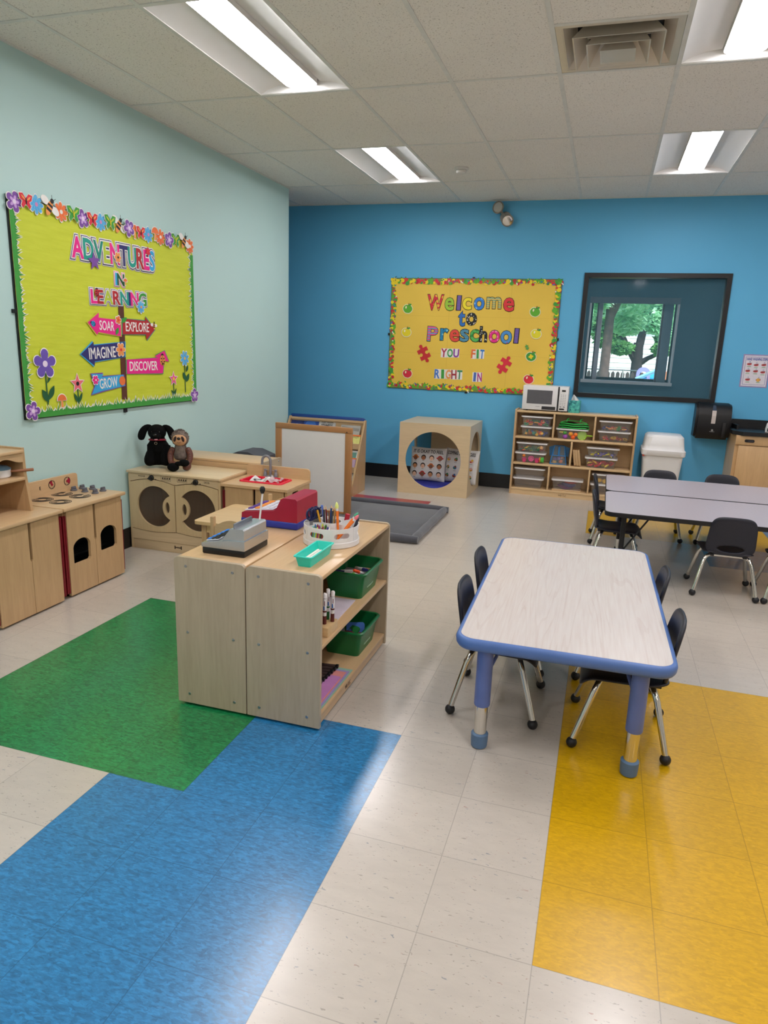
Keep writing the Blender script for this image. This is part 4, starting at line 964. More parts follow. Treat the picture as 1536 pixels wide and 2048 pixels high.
def left_board():
    W, Hh = 1.815, 1.225
    t = thing('bulletin_board', 'lime green bulletin board reading Adventures in Learning on the pale wall', 'bulletin board', mw=MW_LEFT(1.775, 1.025))
    MB().box(-.006, W+.002, -.006, Hh+.006, .0, .011).build('board', mt('black'), t, smooth=False)
    m = MB(); m.box(-.03, 0, .60, .622, 0, .012); m.box(.895, .925, -.032, 0, 0, .012); m.build('mounting_tab', mt('black'), t, smooth=False)
    p, nt, pp = base('lime_paper'); co = coords(nt); n = noise(nt, coords(nt, (1, 6, 1)), 5, 3)
    nt.links.new(mixc(nt, ramp(nt, n, .3, .7), lin('#c3cd2e'), lin('#cdd63a')), pp.inputs['Base Color']); pp.inputs['Roughness'].default_value = .6
    bump(nt, pp, n, .35, .006)
    MB().grid(lambda u, v: (W*u, Hh*v, .0115+.0012*(1+math.sin(40*v+3*math.sin(5*u))*math.sin(9*u+2)**2)), 40, 60).build('paper_backing', p, t)
    Z = .0152
    o = grass_strip(t, 0, Hh, 0.0, False, 'grass_border'); o.location = (0, 0, Z-.004)
    o = grass_strip(t, 0, Hh-.09, W, False, 'grass_border', True); o.location = (0, 0, Z-.004)
    o = grass_strip(t, 0, W, 0.0, True, 'grass_border'); o.location = (0, 0, Z-.0015)
    seq = [('P', .034, 1.197), ('RB', .112, 1.212), ('B', .195, 1.212), ('bee', .292, 1.215), ('O', .389, 1.206), ('GB', .486, 1.208), ('P', .575, 1.199), ('RB', .655, 1.205), ('B', .738, 1.206), ('GB', .825, 1.216), ('bee', .92, 1.214), ('P', 1.017, 1.212), ('M', 1.09, 1.201), ('RB', 1.145, 1.201), ('B', 1.239, 1.204), ('M', 1.312, 1.221), ('O', 1.385, 1.209), ('P', 1.483, 1.204), ('GB', 1.58, 1.213), ('bee', 1.679, 1.217), ('O', 1.768, 1.197), ('P', .038, .044), ('P', 1.78, .039)]
    zb = Z+.004
    for k, (q, x, y) in enumerate(seq):
        z = zb+.0016*(k % 2)*5
        if q == 'P': art_flower(t, x, y, .056, PUR, C('#e8d8ee'), 5, z=z, rot=.3*k)
        elif q == 'B': art_flower(t, x, y, .053, LBL, C('#d08ac0'), 8, z=z)
        elif q == 'O': art_flower(t, x, y, .055, ORG, WHT, 8, z=z)
        elif q == 'RB': art_butterfly(t, x, y, .044, REDC, z)
        elif q == 'GB': art_butterfly(t, x, y, .05, GRN, z)
        elif q == 'bee': art_bee(t, x, y, .06, z)
        else: art_mushroom(t, x, y, .055, z)
    # heading
    out = [(.14, WHT), (.105, NVY), (.075, WHT)]
    pal = [PNK, TEALC, C('#178a78'), LIME, PNK, NVY, TEALC, MAR, PNK, SKY]
    letters(t, 'ADVENTURES', .462, 1.022, 1.305, 1.03, .118, .128, pal, Z, out)
    letters(t, 'IN', .858, .868, .952, .866, .075, .072, [SKY, DGR], Z, [(.14, WHT), (.105, PNK), (.075, WHT)])
    letters(t, 'LEARNING', .607, .738, 1.19, .752, .082, .086, [PNK, MAR, LIME, MAR, TEALC, NVY, PNK, GRN], Z, out)
    zs = Z+.0075
    flat(t, 'paper_star', [(star(5, .06, .026, .655, .955, .4), PUR)], zs); art_flower(t, .889, 1.008, .034, PEA, BLK, 6, 'paper_flower', zs)
    flat(t, 'paper_star', [(star(6, .036, .018, 1.226, 1.088), REDC)], zs); art_mushroom(t, .955, .858, .026, zs); art_ladybug(t, .663, .762, .028, REDC, zs); art_flower(t, 1.115, .70, .042, LBL, PEA, 8, 'paper_flower', zs)
    # signpost
    flat(t, 'sign_post', [([(.878, .70), (.935, .70), (.925, .058), (.868, .062)], BRN)], Z)
    za = Z+.003
    arrow_sign(t, [(.562, .572), (.672, .638), (.668, .606), (.890, .600), (.884, .492), (.660, .515), (.645, .497)], PNK, C('#c8c040'), 'SOAR', .672, .818, .527, .588, za, -.03)
    arrow_sign(t, [(.912, .612), (.905, .506), (1.165, .512), (1.17, .473), (1.273, .549), (1.165, .632), (1.165, .605)], MAR, C('#3a8a80'), 'EXPLORE', .940, 1.202, .528, .592, za)
    arrow_sign(t, [(.482, .372), (.605, .451), (.605, .428), (.922, .455), (.914, .353), (.606, .325), (.604, .297)], NVY, SKY, 'IMAGINE', .556, .818, .346, .418, za, .05)
    arrow_sign(t, [(.935, .334), (.929, .236), (1.353, .229), (1.372, .322), (1.436, .314), (1.382, .396), (1.262, .356), (1.30, .345)], PNK, C('#5a9a6a'), 'DISCOVER', .962, 1.288, .255, .320, za)
    arrow_sign(t, [(.567, .245), (.686, .241), (.662, .222), (.889, .231), (.898, .155), (.66, .130), (.561, .112), (.60, .17)], SKY, PUR, 'GROW', .640, .822, .150, .215, za, .06)
    zk = za+.0035
    art_ladybug(t, .612, .566, .024, SKY, zk, 1.2); art_flower(t, .862, .60, .028, ORG, REDC, 5, 'paper_flower', zk); flat(t, 'paper_leaf', [(leaf(.895, .585, .955, .62, .016), GRN)], zk); art_bee(t, 1.262, .575, .03, zk, 0)
    art_flower(t, .872, .402, .046, PEA, REDC, 6, 'paper_flower', zk); art_ladybug(t, 1.352, .325, .045, PEA, zk); art_flower(t, .60, .205, .03, PNK, WHT, 6, 'paper_flower', zk); flat(t, 'paper_dot', [(circ(.872, .190, .032, 20), ORG)], zk)
    flat(t, 'paper_leaf', [(leaf(.83, .50, .86, .55, .015), GRN)], zk)
    # flowers growing from the grass
    def grown(x, y, s, n, col, cen, y0, leaves, name='paper_flower'):
        L = [(line2(x, y, x+.004, y0, .009), GRN if s < .05 else DGR)]
        for a in leaves: L.append((leaf(*a), DGR))
        p = flower(n, s, s*.45, x, y, .3) if n != 5.5 else star(5, s, s*.4, x, y)
        L += [(grow(p, .007), WHT), (p, col), (circ(x, y, s*.22, 14), cen)]
        flat(t, name, L, Z+.001, .0007)
    grown(.171, .316, .088, 5, C('#6a52b0'), C('#e6d8ee'), .07, [(.184, .10, .235, .185, .02), (.182, .085, .135, .165, .022), (.178, .2, .215, .25, .008)])
    grown(.435, .188, .062, 5.5, C('#e8707a'), BLK, .06, [(.437, .065, .475, .13, .012), (.433, .065, .40, .13, .012)])
    art_mushroom(t, .287, .088, .05, Z+.004)
    grown(1.653, .338, .058, 8, LBL, C('#d8b468'), .07, [(1.67, .15, 1.715, .22, .02), (1.668, .16, 1.625, .23, .02), (1.67, .23, 1.70, .285, .014)])
    grown(1.493, .182, .055, 5.5, C('#e85a92'), YEL, .05, [(1.495, .05, 1.53, .11, .01), (1.493, .05, 1.462, .10, .01)])
left_board()
def apple(par, x, y, s, col, name='paper_apple', z=.014, hole=False, rot=0):
    f = lambda p: xf(p, s, rot, x, y)
    b = [(math.cos(a)*(.92+.08*math.cos(2*a)), math.sin(a)*.92-.16*math.exp(-((a-PI/2)/.45)**2)+.06*math.exp(-((a-3*PI/2)/.3)**2)*1) for a in (2*PI*k/36 for k in range(36))]
    L = [(grow(f(b), .008), C('#e9e2b8')), (f(b), col), (f(line2(.02, .68, .12, 1.18, .12)), BRN), (f(leaf(.1, .75, .75, 1.05, .2)), GRN)]
    if hole: L.append((f(flower(4, .5, .22, 0, 0, .4)), YEL))
    else: L.append((f(circ(-.4, .25, .16, 10, .28)), C('#f3e9c8')))
    return flat(par, name, L, z, .0009)
def puzzle(par, x, y, s, rot, col=REDC, z=.014):
    f = lambda p: xf(p, s, rot, x, y); L = [(f(rrect(-.5, .5, -.5, .5, .06)), col)]
    m = MB().use(col)
    out = []
    # square walked round with a tab on three sides and a bay on the fourth
    for k, sgn in enumerate((1, -1, 1, -1)):
        side = [(-.5, -.5), (-.14, -.5)]+[(.0+.165*math.cos(R(a)), -.5-sgn*.2+.165*math.sin(R(a))*1) for a in (range(135, 406, 30) if sgn > 0 else range(-135, -406, -30))]+[(.14, -.5)]
        out += xf(side, 1, PI/2*k)
    m.prism(f(out), z, z+.0015, 'z'); return m.build('paper_puzzle_piece', None, par, smooth=False)
def right_board():
    W, Hh = 1.842, 1.195
    t = thing('bulletin_board', 'yellow bulletin board reading Welcome to Preschool with apple border on the blue wall', 'bulletin board', mw=MW_BACK(-2.348, YB, 1.052))
    MB().box(-.004, W+.004, -.004, Hh+.004, 0, .010).build('board', mt('black'), t, smooth=False)
    m = MB(); m.box(.905, .93, Hh, Hh+.018, 0, .014); m.box(.895, .92, -.022, 0, 0, .014); m.box(-.022, 0, .58, .605, 0, .014); m.box(W, W+.022, .58, .605, 0, .014); m.build('mounting_tab', mt('black'), t, smooth=False)
    p, nt, pp = base('gold_paper'); n = noise(nt, coords(nt), 3, 4)
    v = coords(nt, (1.5, 2.5, 1)); cre = seam(nt, v, .006)
    nt.links.new(mixc(nt, mth(nt, 'MULTIPLY', cre, .25), mixc(nt, n, lin('#e3bd48'), lin('#efcb50')), lin('#c9a23a')), pp.inputs['Base Color']); pp.inputs['Roughness'].default_value = .65; bump(nt, pp, n, .3, .01)
    MB().box(0, W, 0, Hh, .010, .0105).build('paper_backing', p, t, smooth=False)
    # apple border: one strip per side, each strip a run of cut-out apples
    rng = random.Random(11)
    fl = [REDC, C('#c01f30'), APG, GRN, APG, YEL, YEL, C('#d83a2c')]
    for side in range(4):
        L = W if side % 2 == 0 else Hh
        m = MB(); n = int(L/.026)
        m.use(C('#7f8a4a')); d = .05
        def mp(u, v):
            return {0: (u, v), 1: (W-v, u), 2: (W-u, Hh-v), 3: (v, Hh-u)}[side]
        base_ = [mp(0, 0), mp(L, 0)]+[mp(L-L*k/(2*n), d-.012*(k % 2)-rng.uniform(0, .01)) for k in range(2*n+1)]
        m.prism(base_, .0105, .012, 'z')
        for k in range(2*n):
            u = L*(k+.5)/(2*n)+rng.uniform(-.006, .006); vv = rng.uniform(.012, .052); s = rng.choice((.013, .016, .020, .024)); c = rng.choice(fl)
            x, y = mp(u, vv); m.use(c); m.prism(xf([(math.cos(a), math.sin(a)*.95-.2*math.exp(-((a-PI/2)/.45)**2)) for a in (2*PI*j/12 for j in range(12))], s, rng.uniform(-.4, .4), x, y), .012+.00012*k/ (n/20), .0135+.00012*k/(n/20), 'z')
            if k % 2 == 0:
                m.use(GRN); m.prism(leaf(x, y+s*.7, x+s*rng.uniform(-1, 1), y+s*1.5, s*.3, 4), .0165, .0172, 'z')
            if k % 5 == 0: m.use(rng.choice((BLU, WHT, PUR))); q = line2(x, y, x+.03*rng.uniform(-1, 1), y+.03*rng.uniform(-1, 1), .010); m.prism(q, .0162, .0168, 'z')
        m.build('apple_border', None, t, smooth=False)
    Z = .0108
    def L_(c, x0, x1, y0, y1, mat_, rot=0, bold=.02):
        m = MB().use(BLK); fit_text(m, c, x0, x1, y0, y1, Z, .002, bold+.022, rot); m.use(mat_); fit_text(m, c, x0, x1, y0, y1, Z+.0021, .0015, bold, rot); m.build('letter', None, t, smooth=False)
    dots_r = SPOTS('dots_red', '#d4253a', '#f0b43c', 26, .42); grn_p = C('#9cc83a'); pur_p = SPOTS('dash_purple', '#4b2f86', '#8a74c0', 40, .52, 'stripes'); yel_p = C('#f2e02a'); blu_p = SPOTS('petal_blue', '#2f7fd6', '#8cc4f0', 22, .3); plaid = SPOTS('plaid', '#e3b95a', '#7fb08a', 14, .5, 'stripes')
    for c, x0, x1, y0, y1, q in (('W', .425, .595, .868, 1.023, dots_r), ('e', .622, .712, .868, .99, grn_p), ('l', .752, .79, .868, 1.02, pur_p), ('c', .818, .905, .880, .994, yel_p), ('o', .942, 1.045, .880, .998, blu_p), ('m', 1.08, 1.226, .896, 1.004, plaid), ('e', 1.262, 1.362, .872, .998, C('#e0343a')),
                                 ('t', .78, .846, .706, .844, BLU), ('o', .868, .972, .718, .836, SPOTS('dots_black', '#141416', '#d8d4cc', 40, .3)),
                                 ('P', .442, .548, .535, .684, SPOTS('wavy_pink', '#e84a86', '#5aa0c8', 12, .6, 'stripes')), ('r', .588, .668, .550, .666, SPOTS('dots_teal', '#1c86b4', '#8cd0d8', 30, .3)), ('e', .696, .790, .540, .656, C('#e24a3a')), ('s', .812, .896, .542, .664, SPOTS('stripe_blue', '#172a4a', '#6cc0de', 26, .5, 'stripes')), ('c', .922, 1.008, .545, .664, SPOTS('swirl_green', '#2c8a3c', '#57b85a', 24, .5, 'n')),
                                 ('h', 1.026, 1.098, .546, .698, SPOTS('speck_black', '#151515', '#d8d8d0', 46, .3)), ('o', 1.130, 1.234, .542, .662, SPOTS('petal_pink', '#e8288a', '#f08cba', 22, .3)), ('o', 1.256, 1.364, .536, .660, SPOTS('dots_blue', '#4a90d0', '#c04a8a', 24, .25)), ('l', 1.400, 1.438, .540, .692, pur_p)):
        L_(c, x0, x1, y0, y1, q, -.03 if c in 'lP' else 0, .0 if c == 'l' else .022)
    def cards(word, x0, x1, y0, y1, cols):
        n = len(word); w = (x1-x0)/n
        for k, c in enumerate(word):
            a = x0+w*k; m = MB().use(WHT); m.box(a+.001, a+w-.001, y0-.006+.006*((k*7) % 3-1)*.4, y1+.006, Z, Z+.001); bx = .32 if c == 'I' else .84
            m.use(cols[k % len(cols)]); fit_text(m, c, a+w/2-w*bx/2, a+w/2+w*bx/2, y0, y1, Z+.001, .0012, .03, .06*(k % 2)-.03); m.build('letter_card', None, t, smooth=False)
    cards('YOU', .600, .808, .368, .452, [C('#b02a50'), C('#2f9a4a'), C('#8a3aa0')]); cards('FIT', .940, 1.086, .366, .455, [ORG, C('#3aa04a'), C('#2f7ac8')])
    cards('RIGHT', .537, .857, .132, .224, [C('#4a7ac8'), GRN, PEA, C('#a02a3a'), C('#3a8a5a')]); cards('IN', .970, 1.078, .118, .208, [C('#4a6ab8'), C('#b0288a')])
    for x, y, c in ((.197, .872, APG), (.192, .618, C('#e8d420')), (.224, .165, REDC), (1.594, .866, APG), (1.624, .642, C('#e8dc2a')), (1.584, .165, REDC)): apple(t, x, y, .052, c, rot=-.1 if x < 1 else -.2)
    apple(t, 1.59, .405, .052, GRN, hole=True, rot=-.2)
    puzzle(t, 1.54, .50, .036, .4, C('#4aa04a')); puzzle(t, .407, .393, .122, .5, C('#c8282e')); puzzle(t, 1.312, .305, .122, -.5, REDC)
right_board()
# ------------------------------------------------------------------ things along the blue wall and on the floor
def cube():
    t = thing('play_cube', 'large wooden play cube with round openings holding two pillows', 'play cube', (-1.974, 5.49, 0))
    s, h = .75, .748; d = .708
    sq = [(0, 0), (s, 0), (s, h), (0, h)]; sd = [(.018, .0), (d-.016, 0), (d-.016, h-.018), (.018, h-.018)]
    MB().prism(sq, 0, .018, 'y', holes=[circ(.37, .368, .297, 64)]).build('front_panel', mt('pale_x'), t, smooth=False)
    for x in (0, s-.018): MB().prism(sd, x, x+.018, 'x', holes=[circ(d/2, .368, .29, 64)]).build('side_panel', mt('pale_x'), t, smooth=False)
    MB().box(.18, s, d-.016, d, 0, h-.018).build('back_panel', mt('pale_x'), t, smooth=False)
    MB().box(0, s, .018, d, h-.018, h).build('top_panel', mt('pale_x'), t, smooth=False)
    MB().box(.018, s-.018, .018, d-.016, .012, .03).build('bottom_panel', mt('pale_x'), t, smooth=False)
    p = thing('floor_cushion', 'dark blue flat cushion on the bottom of the wooden cube', 'cushion', (-1.974+.035, 5.49+.035, .03))
    MB().box(0, s-.07, 0, d-.07, 0, .055, .018, 3).build('pad', mt('cushion_blue'), p)
cube()
def pillow(label, loc, rz, tilt, title, kind):
    t = thing('throw_pillow', label, 'pillow', mw=Matrix.Translation(loc) @ Matrix.Rotation(R(rz), 4, 'Z') @ RX(90-tilt))
    w, h = .40, .37
    def surf(sgn):
        def f(u, v):
            a, b = 2*u-1, 2*v-1; q = max(0, (1-a*a)*(1-b*b))**.42; pin = 1-.05*(1-abs(a)**1.5*1)*abs(b)**3-0; pin2 = 1-.05*(1-abs(b)**1.5)*abs(a)**3
            return (a*w/2*pin2, h/2+b*h/2*pin, sgn*.058*q)
        return f
    m = MB(); m.grid(surf(1), 26, 26); m.grid(surf(-1), 26, 26); bmesh.ops.remove_doubles(m.bm, verts=m.bm.verts, dist=1e-4); bmesh.ops.recalc_face_normals(m.bm, faces=m.bm.faces)
    c = m.build('cover', C('#dcd8d6', .85), t)
    F = surf(1)
    def z_at(x, y): return F(x/w+.5, y/h)[2]+.0012
    def drape(mb):
        for v in mb.bm.verts: v.co.z = v.co.z+z_at(v.co.x, v.co.y)
    q = MB().use(BLK)
    fit_text(q, title, -.165, .165, .300, .336, 0, .0008, .02); bmesh.ops.triangulate(q.bm, faces=q.bm.faces)
    drape(q); q.build('lettering', None, c, smooth=False)
    skins = ['#c98a5e', '#e8b898', '#7a4a30', '#a8663e', '#f0c4a4', '#8a5438']; hairs = ['#1a1412', '#c86a2a', '#2a1a16', '#171412', '#b8282a', '#3a2418']
    k = 0
    for r in range(3):
        for col in range(4):
            x, y = -.135+.09*col, .245-.088*r; m = MB()
            if kind == 'faces':
                m.use(C(hairs[(k*5+1) % 6])).prism(circ(x, y+.006, .027, 18, .029), 0, .0006, 'z'); m.use(C(skins[(k*7+2) % 6])).prism(circ(x, y-.002, .021, 16, .023), .0006, .0012, 'z')
                m.use(BLK).prism(circ(x-.008, y, .0025, 6), .0012, .0016, 'z'); m.prism(circ(x+.008, y, .0025, 6), .0012, .0016, 'z'); m.use(C('#b03a3a')).prism(circ(x, y-.012, .006, 8, .002), .0012, .0016, 'z')
                if k % 3 == 0: m.use(C(hairs[(k*5+1) % 6])); m.prism(circ(x-.03, y+.006, .008, 8), 0, .0006, 'z'); m.prism(circ(x+.03, y+.006, .008, 8), 0, .0006, 'z')
                m.use(BLK).box(x-.012, x+.012, y-.034, y-.031, 0, .0006)
            else:
                cc = ['#c98a4a', '#3a6aa0', '#d8a0a0', '#7a3a2a', '#e0b43a', '#3a7a4a', '#b8502a']
                m.use(C(cc[(k*3) % 7])).prism(circ(x, y, .022, 14, .018), 0, .0006, 'z'); m.use(C(cc[(k*3+2) % 7])).prism(circ(x+.006, y+.012, .012, 12), .0006, .0012, 'z'); m.use(C(cc[(k*3+4) % 7])).prism(rrect(x-.016, x+.002, y-.014, y+.002, .004), .0012, .0016, 'z'); m.use(BLK).box(x-.016, x+.016, y-.034, y-.031, 0, .0006)
            drape(m); m.build('printed_face' if kind == 'faces' else 'printed_picture', None, c, smooth=False); k += 1
    return t
pillow('white pillow printed with small faces, reading It is okay to feel, left in the cube', (-1.735, 5.80, .088), 2, 14, 'IT IS OKAY TO FEEL', 'faces')
pillow('white pillow printed with small pictures, leaning right in the cube', (-1.385, 5.845, .088), -14, 12, 'COPING STRATEGIES', 'pics')
def floor_mat():
    t = thing('floor_mat', 'thick charcoal plush floor mat with rolled edges', 'mat', (-3.19, 3.585, 0))
    w, d = 1.935, 1.20
    MB().box(.05, w-.05, .05, d-.05, 0, .034, .01, 2).build('pad', mt('mat_grey'), t)
    def roll(p0, p1):
        n = 14; pts = [tuple(a+(b-a)*k/n for a, b in zip(p0, p1)) for k in range(n+1)]
        return MB().tube(pts, [.028]+[.034+.002*math.sin(k*1.7) for k in range(1, n)]+[.028], 12).build('rolled_edge', mt('mat_grey'), t)
    z = .034; roll((.0, .035, z), (w, .035, z)); roll((.0, d-.035, z), (w, d-.035, z)); roll((w-.035, .03, z), (w-.035, d-.03, z)); roll((.035, .03, z), (.035, d-.03, z))
floor_mat()
def easel():
    t = thing('easel', 'large white dry erase panel in an oak frame standing on the grey mat', 'easel', (-2.771, 4.185, .0342), R(-2.2))
    w, h = .746, .777; top = .777
    for x in (0, w-.062): MB().box(x, x+.062, 0, .032, .0, top-.05, .004).build('stile', mt('oak'), t)
    MB().box(0, w, 0, .032, top-.05, top, .004).build('top_rail', mt('oak_x'), t)
    MB().box(.062, w-.062, 0, .032, .0, .02, .004).build('bottom_rail', mt('oak_x'), t)
    MB().box(.06, w-.06, .008, .024, .018, top-.048).build('whiteboard', mt('wb'), t, smooth=False)
    m = MB(); m.cyl((w-.045, -.001, top-.04), .005, .004, 'y', 10); m.build('screw', mt('blackm'), t)
    for x in (.012, w-.05): MB().box(x, x+.038, .033, .060, 0, .03, .004).build('foot', mt('oak_x'), t)
easel()
def bookrack():
    t = thing('book_rack', 'slanted wooden book display rack in the corner behind the white panel', 'book rack', (-3.195, 5.035, 0))
    w, d, h = .875, .388, .745
    for x in (0, w-.018):
        o = MB().prism([(0, 0), (d, 0), (d, h), (d-.03, h), (.0, .11)], x, x+.018, 'x').build('side_panel', mt('ply_z'), t, smooth=False)
        if x > 0:
            for yy, zz in ((.03, .10), (.12, .20), (.19, .34), (.26, .48), (.33, .61)): screw_at(o, Matrix.Translation((w, yy+.03, zz)) @ RY(90), .005)
    sl = (d-.03)/(h-.11)
    for z0 in (.055, .245, .47):
        y0 = (z0-.11)*sl+.025
        m = MB().box(.018, w-.018, max(.012, y0-.01), y0+.07, z0-.015, z0); m.box(.018, w-.018, max(.004, y0-.016), max(.014, y0-.006), z0-.015, z0+.045); m.build('pocket', mt('ply_x'), t, smooth=False)
    MB().box(.018, w-.018, d-.012, d-.004, .05, h-.02).build('back_panel', mt('ply_x'), t, smooth=False)
    MB().box(0.018, w-.018, d-.03, d-.012, h-.03, h-.008).build('top_rail', mt('ply_x'), t, smooth=False)
    MB().box(.018, w-.018, .004, .02, 0, .04).build('kick_board', mt('ply_x'), t, smooth=False)
    a0 = math.atan(sl)
    def book(label, x, z0, bw, bh, col, art, title=None, tcol=BLK, yo=0.0):
        y0 = (z0-.11)*sl+.046+yo
        b = thing('picture_book', label, 'book', mw=Matrix.Translation((-3.195+x, 5.035+y0, z0+.004)) @ RX(90-math.degrees(a0)), group='picture books on the display rack')
        MB().box(0, bw, 0, bh, -.012, 0).build('cover', col, b, smooth=False)
        MB().box(.004, bw-.001, .003, bh-.003, -.0105, -.0015).build('pages', mt('paper'), b, smooth=False)
        if art:
            m = MB()
            for k, (p, c) in enumerate(art): m.use(c); m.prism([(bw*q[0], bh*q[1]) for q in p], .0002+.0004*k, .0006+.0004*k, 'z')
            m.build('cover_art', None, b, smooth=False)
        if title:
            m = MB().use(tcol)
            for k, ln in enumerate(title): fit_text(m, ln, bw*.15, bw*.85, bh*(.84-.12*k), bh*(.92-.12*k), .0008, .0006, .02)
            m.build('lettering', None, b, smooth=False)
    A = lambda cx, cy, r, c: (circ(cx, cy, r, 18), c)
    book('dark blue picture book at the left of the rack top row', .02, .495, .15, .25, C('#1f2f6a'), [A(.5, .5, .28, C('#3a5a9a'))], yo=.0)
    book('blue picture book tilted in front, second in the rack top row', .155, .495, .19, .262, C('#1a3f8a'), [A(.5, .6, .35, C('#2f62b0')), A(.4, .4, .15, C('#88a8d0'))])
    book('pale grey picture book with a dark haired child on its cover, top row', .345, .495, .19, .262, C('#b9b6b2'), [A(.5, .45, .3, C('#2a1a18')), A(.5, .4, .22, C('#6a3a28'))], ['KEEP PEDRA', 'AMIGOS FRIDAY'])
    book('grey picture book with a small dark face, right in the top row', .60, .49, .22, .22, C('#a8a49c'), [A(.7, .35, .18, C('#2a1614')), (([(.05, .78), (.95, .7), (.95, .85), (.05, .93)]), C('#8a867e'))], yo=0)
    book('yellow green book reading Party beside the right end of the rack', .70, .475, .145, .135, C('#d6d27a'), [(([(0, .86), (1, .86), (1, 1), (0, 1)]), C('#e8742c')), A(.3, .3, .22, C('#a04a8a'))], ['Festival', 'Party!'], C('#3a3a2a'), yo=-.016)
    book('green and white picture book in the middle row of the rack', .66, .25, .185, .215, C('#dcd8d2'), [(([(.06, .06), (.94, .06), (.94, .9), (.06, .9)]), C('#5f8f80')), A(.7, .25, .2, C('#a02a30'))])
    book('lilac picture book in the lower middle of the rack, right end', .69, .25, .155, .135, C('#b79ab4'), [(([(0, .9), (1, .9), (1, 1), (0, 1)]), C('#e8742c')), A(.4, .25, .14, C('#4a3040'))], yo=-.016)
    book('white backed picture book in the bottom row of the rack', .67, .06, .18, .21, C('#c9c4bc'), [A(.4, .5, .25, C('#7a8a98'))])
    v = thing('folded_mat', 'dark blue vinyl folded mat standing behind the book rack', 'mat', (-3.20, 5.432, 0))
    MB().box(0, .845, 0, .035, 0, .765, .014, 3).build('panel', mt('bluemat'), v); MB().box(0, .845, .037, .07, 0, .755, .014, 3).build('panel', mt('bluemat'), v)
bookrack()
def soft_seat():
    t = thing('soft_seat', 'dark grey soft seat top just showing over the shelf behind the toy sink', 'soft seat', (-3.10, 3.87, .0342))
    MB().prism([(0, 0), (.36, 0), (.345, .496), (.22, .538), (.12, .536), (.02, .496)], 0, .28, 'y').build('foam_block', mt('cushion_grey'), t, angle=60)
soft_seat()
def microwave():
    t = thing('microwave', 'white microwave oven on top of the storage shelf', 'microwave', (-.786, 6.0, .9045))
    w, h, d = .465, .262, .238
    for x in (.04, w-.06):
        for y in (.03, d-.05): pass
    m = MB().box(0, w, .014, d, .010, h, .006); m.build('case', mt('white'), t)
    m = MB()
    for x in (.04, w-.06):
        for y in (.04, d-.05): m.box(x, x+.02, y, y+.02, 0, .012)
    m.build('foot', mt('rubber'), t, smooth=False)
    dr = MB().box(.0, .358, 0, .016, .012, h-.002, .004).build('door', mt('white'), t)
    MB().box(.045, .305, -.0015, .002, .075, h-.045).build('door_window', C('#5d5c60', .25), dr, smooth=False)
    MB().box(.36, .372, .002, .014, .012, h-.002).build('gap_strip', mt('blackm'), t, smooth=False)
    p = MB().box(.374, w, 0, .016, .012, h-.002, .003).build('control_panel', mt('white'), t)
    MB().box(.398, .436, -.0012, .002, h-.05, h-.032).build('display', mt('black'), p, smooth=False)
    m = MB()
    for r in range(7):
        for c in range(3): m.box(.392+.02*c, .402+.02*c, -.0008, .002, .075+.017*r, .079+.017*r)
    m.box(.388, .405, -.0008, .002, .052, .06); m.box(.42, .44, -.0008, .002, .052, .06); m.build('button', C('#6a6a70'), p, smooth=False)
    MB().box(.385, .435, -.0012, .002, .024, .040).build('open_button', mt('black'), p, smooth=False)
    MB().box(.205, .345, -.0012, .002, .018, .052).build('sticker', C('#2a282a'), dr, smooth=False)
    MB().box(.14, .185, -.0008, .002, .045, .049).build('emblem', C('#9a989a'), dr, smooth=False)
microwave()
def tissue():
    t = thing('tissue_box', 'teal patterned cube tissue box beside the microwave', 'tissue box', (-.308, 6.03, .9045), R(-6))
    m, nt, p = base('tissue_pattern'); v = nt.nodes.new('ShaderNodeTexVoronoi'); v.inputs['Scale'].default_value = 45; nt.links.new(coords(nt), v.inputs['Vector'])
    nt.links.new(mixc(nt, v.outputs['Color'], lin('#0f7f86'), lin('#6fd0c4')), p.inputs['Base Color'])
    nt.links.new(mixc(nt, ramp(nt, noise(nt, v.outputs['Color'], 5, 0), .3, .7), lin('#0b6f78'), lin('#59c2b4')), p.inputs['Base Color'])
    MB().box(0, .108, 0, .108, 0, .125, .002).build('box', m, t)
    MB().grid(lambda u, w: (.054+(u-.5)*.085*(1-w)**.8+.012*w*(0)-.02*w, .054+.012*math.sin(9*u)*(1-w), .124+.062*w), 12, 8).build('tissue', mt('paper'), t)
tissue()
def trash():
    t = thing('trash_can', 'white plastic trash can with swing lid against the blue wall', 'trash can', (.655, 6.035, 0))
    def rr(w, d, r): return rrect(-w/2, w/2, -d/2, d/2, r, 6)
    def loft(mb, secs):
        Ls = [[mb.bm.verts.new((x, y, z)) for x, y in rr(w, d, r)] for w, d, r, z in secs]
        for A, B in zip(Ls, Ls[1:]):
            for k in range(len(A)): j = (k+1) % len(A); mb.bm.faces.new((A[k], A[j], B[j], B[k]))
        mb.bm.faces.new(Ls[0][::-1]); mb.bm.faces.new(Ls[-1]); bmesh.ops.recalc_face_normals(mb.bm, faces=mb.bm.faces[:]); return mb
    loft(MB(), [(.28, .28, .04, 0), (.30, .30, .04, .02), (.372, .372, .05, .53), (.372, .372, .05, .545)]).build('bin', mt('white'), t)
    loft(MB(), [(.395, .395, .05, .545), (.41, .41, .05, .555), (.41, .41, .05, .60), (.385, .385, .05, .612), (.375, .37, .06, .65), (.355, .34, .06, .73), (.32, .30, .06, .748)]).build('lid', mt('white'), t)
    MB().prism(rrect(-.155, .155, 0, .10, .03), 0, .006, 'z', M=Matrix.Translation((0, -.181, .632)) @ RX(80)).build('swing_flap', mt('whitem'), t, smooth=False)
    MB().box(-.196, -.18, -.196, -.14, .535, .548, .004).build('liner_edge', C('#c0402f'), t)
trash()
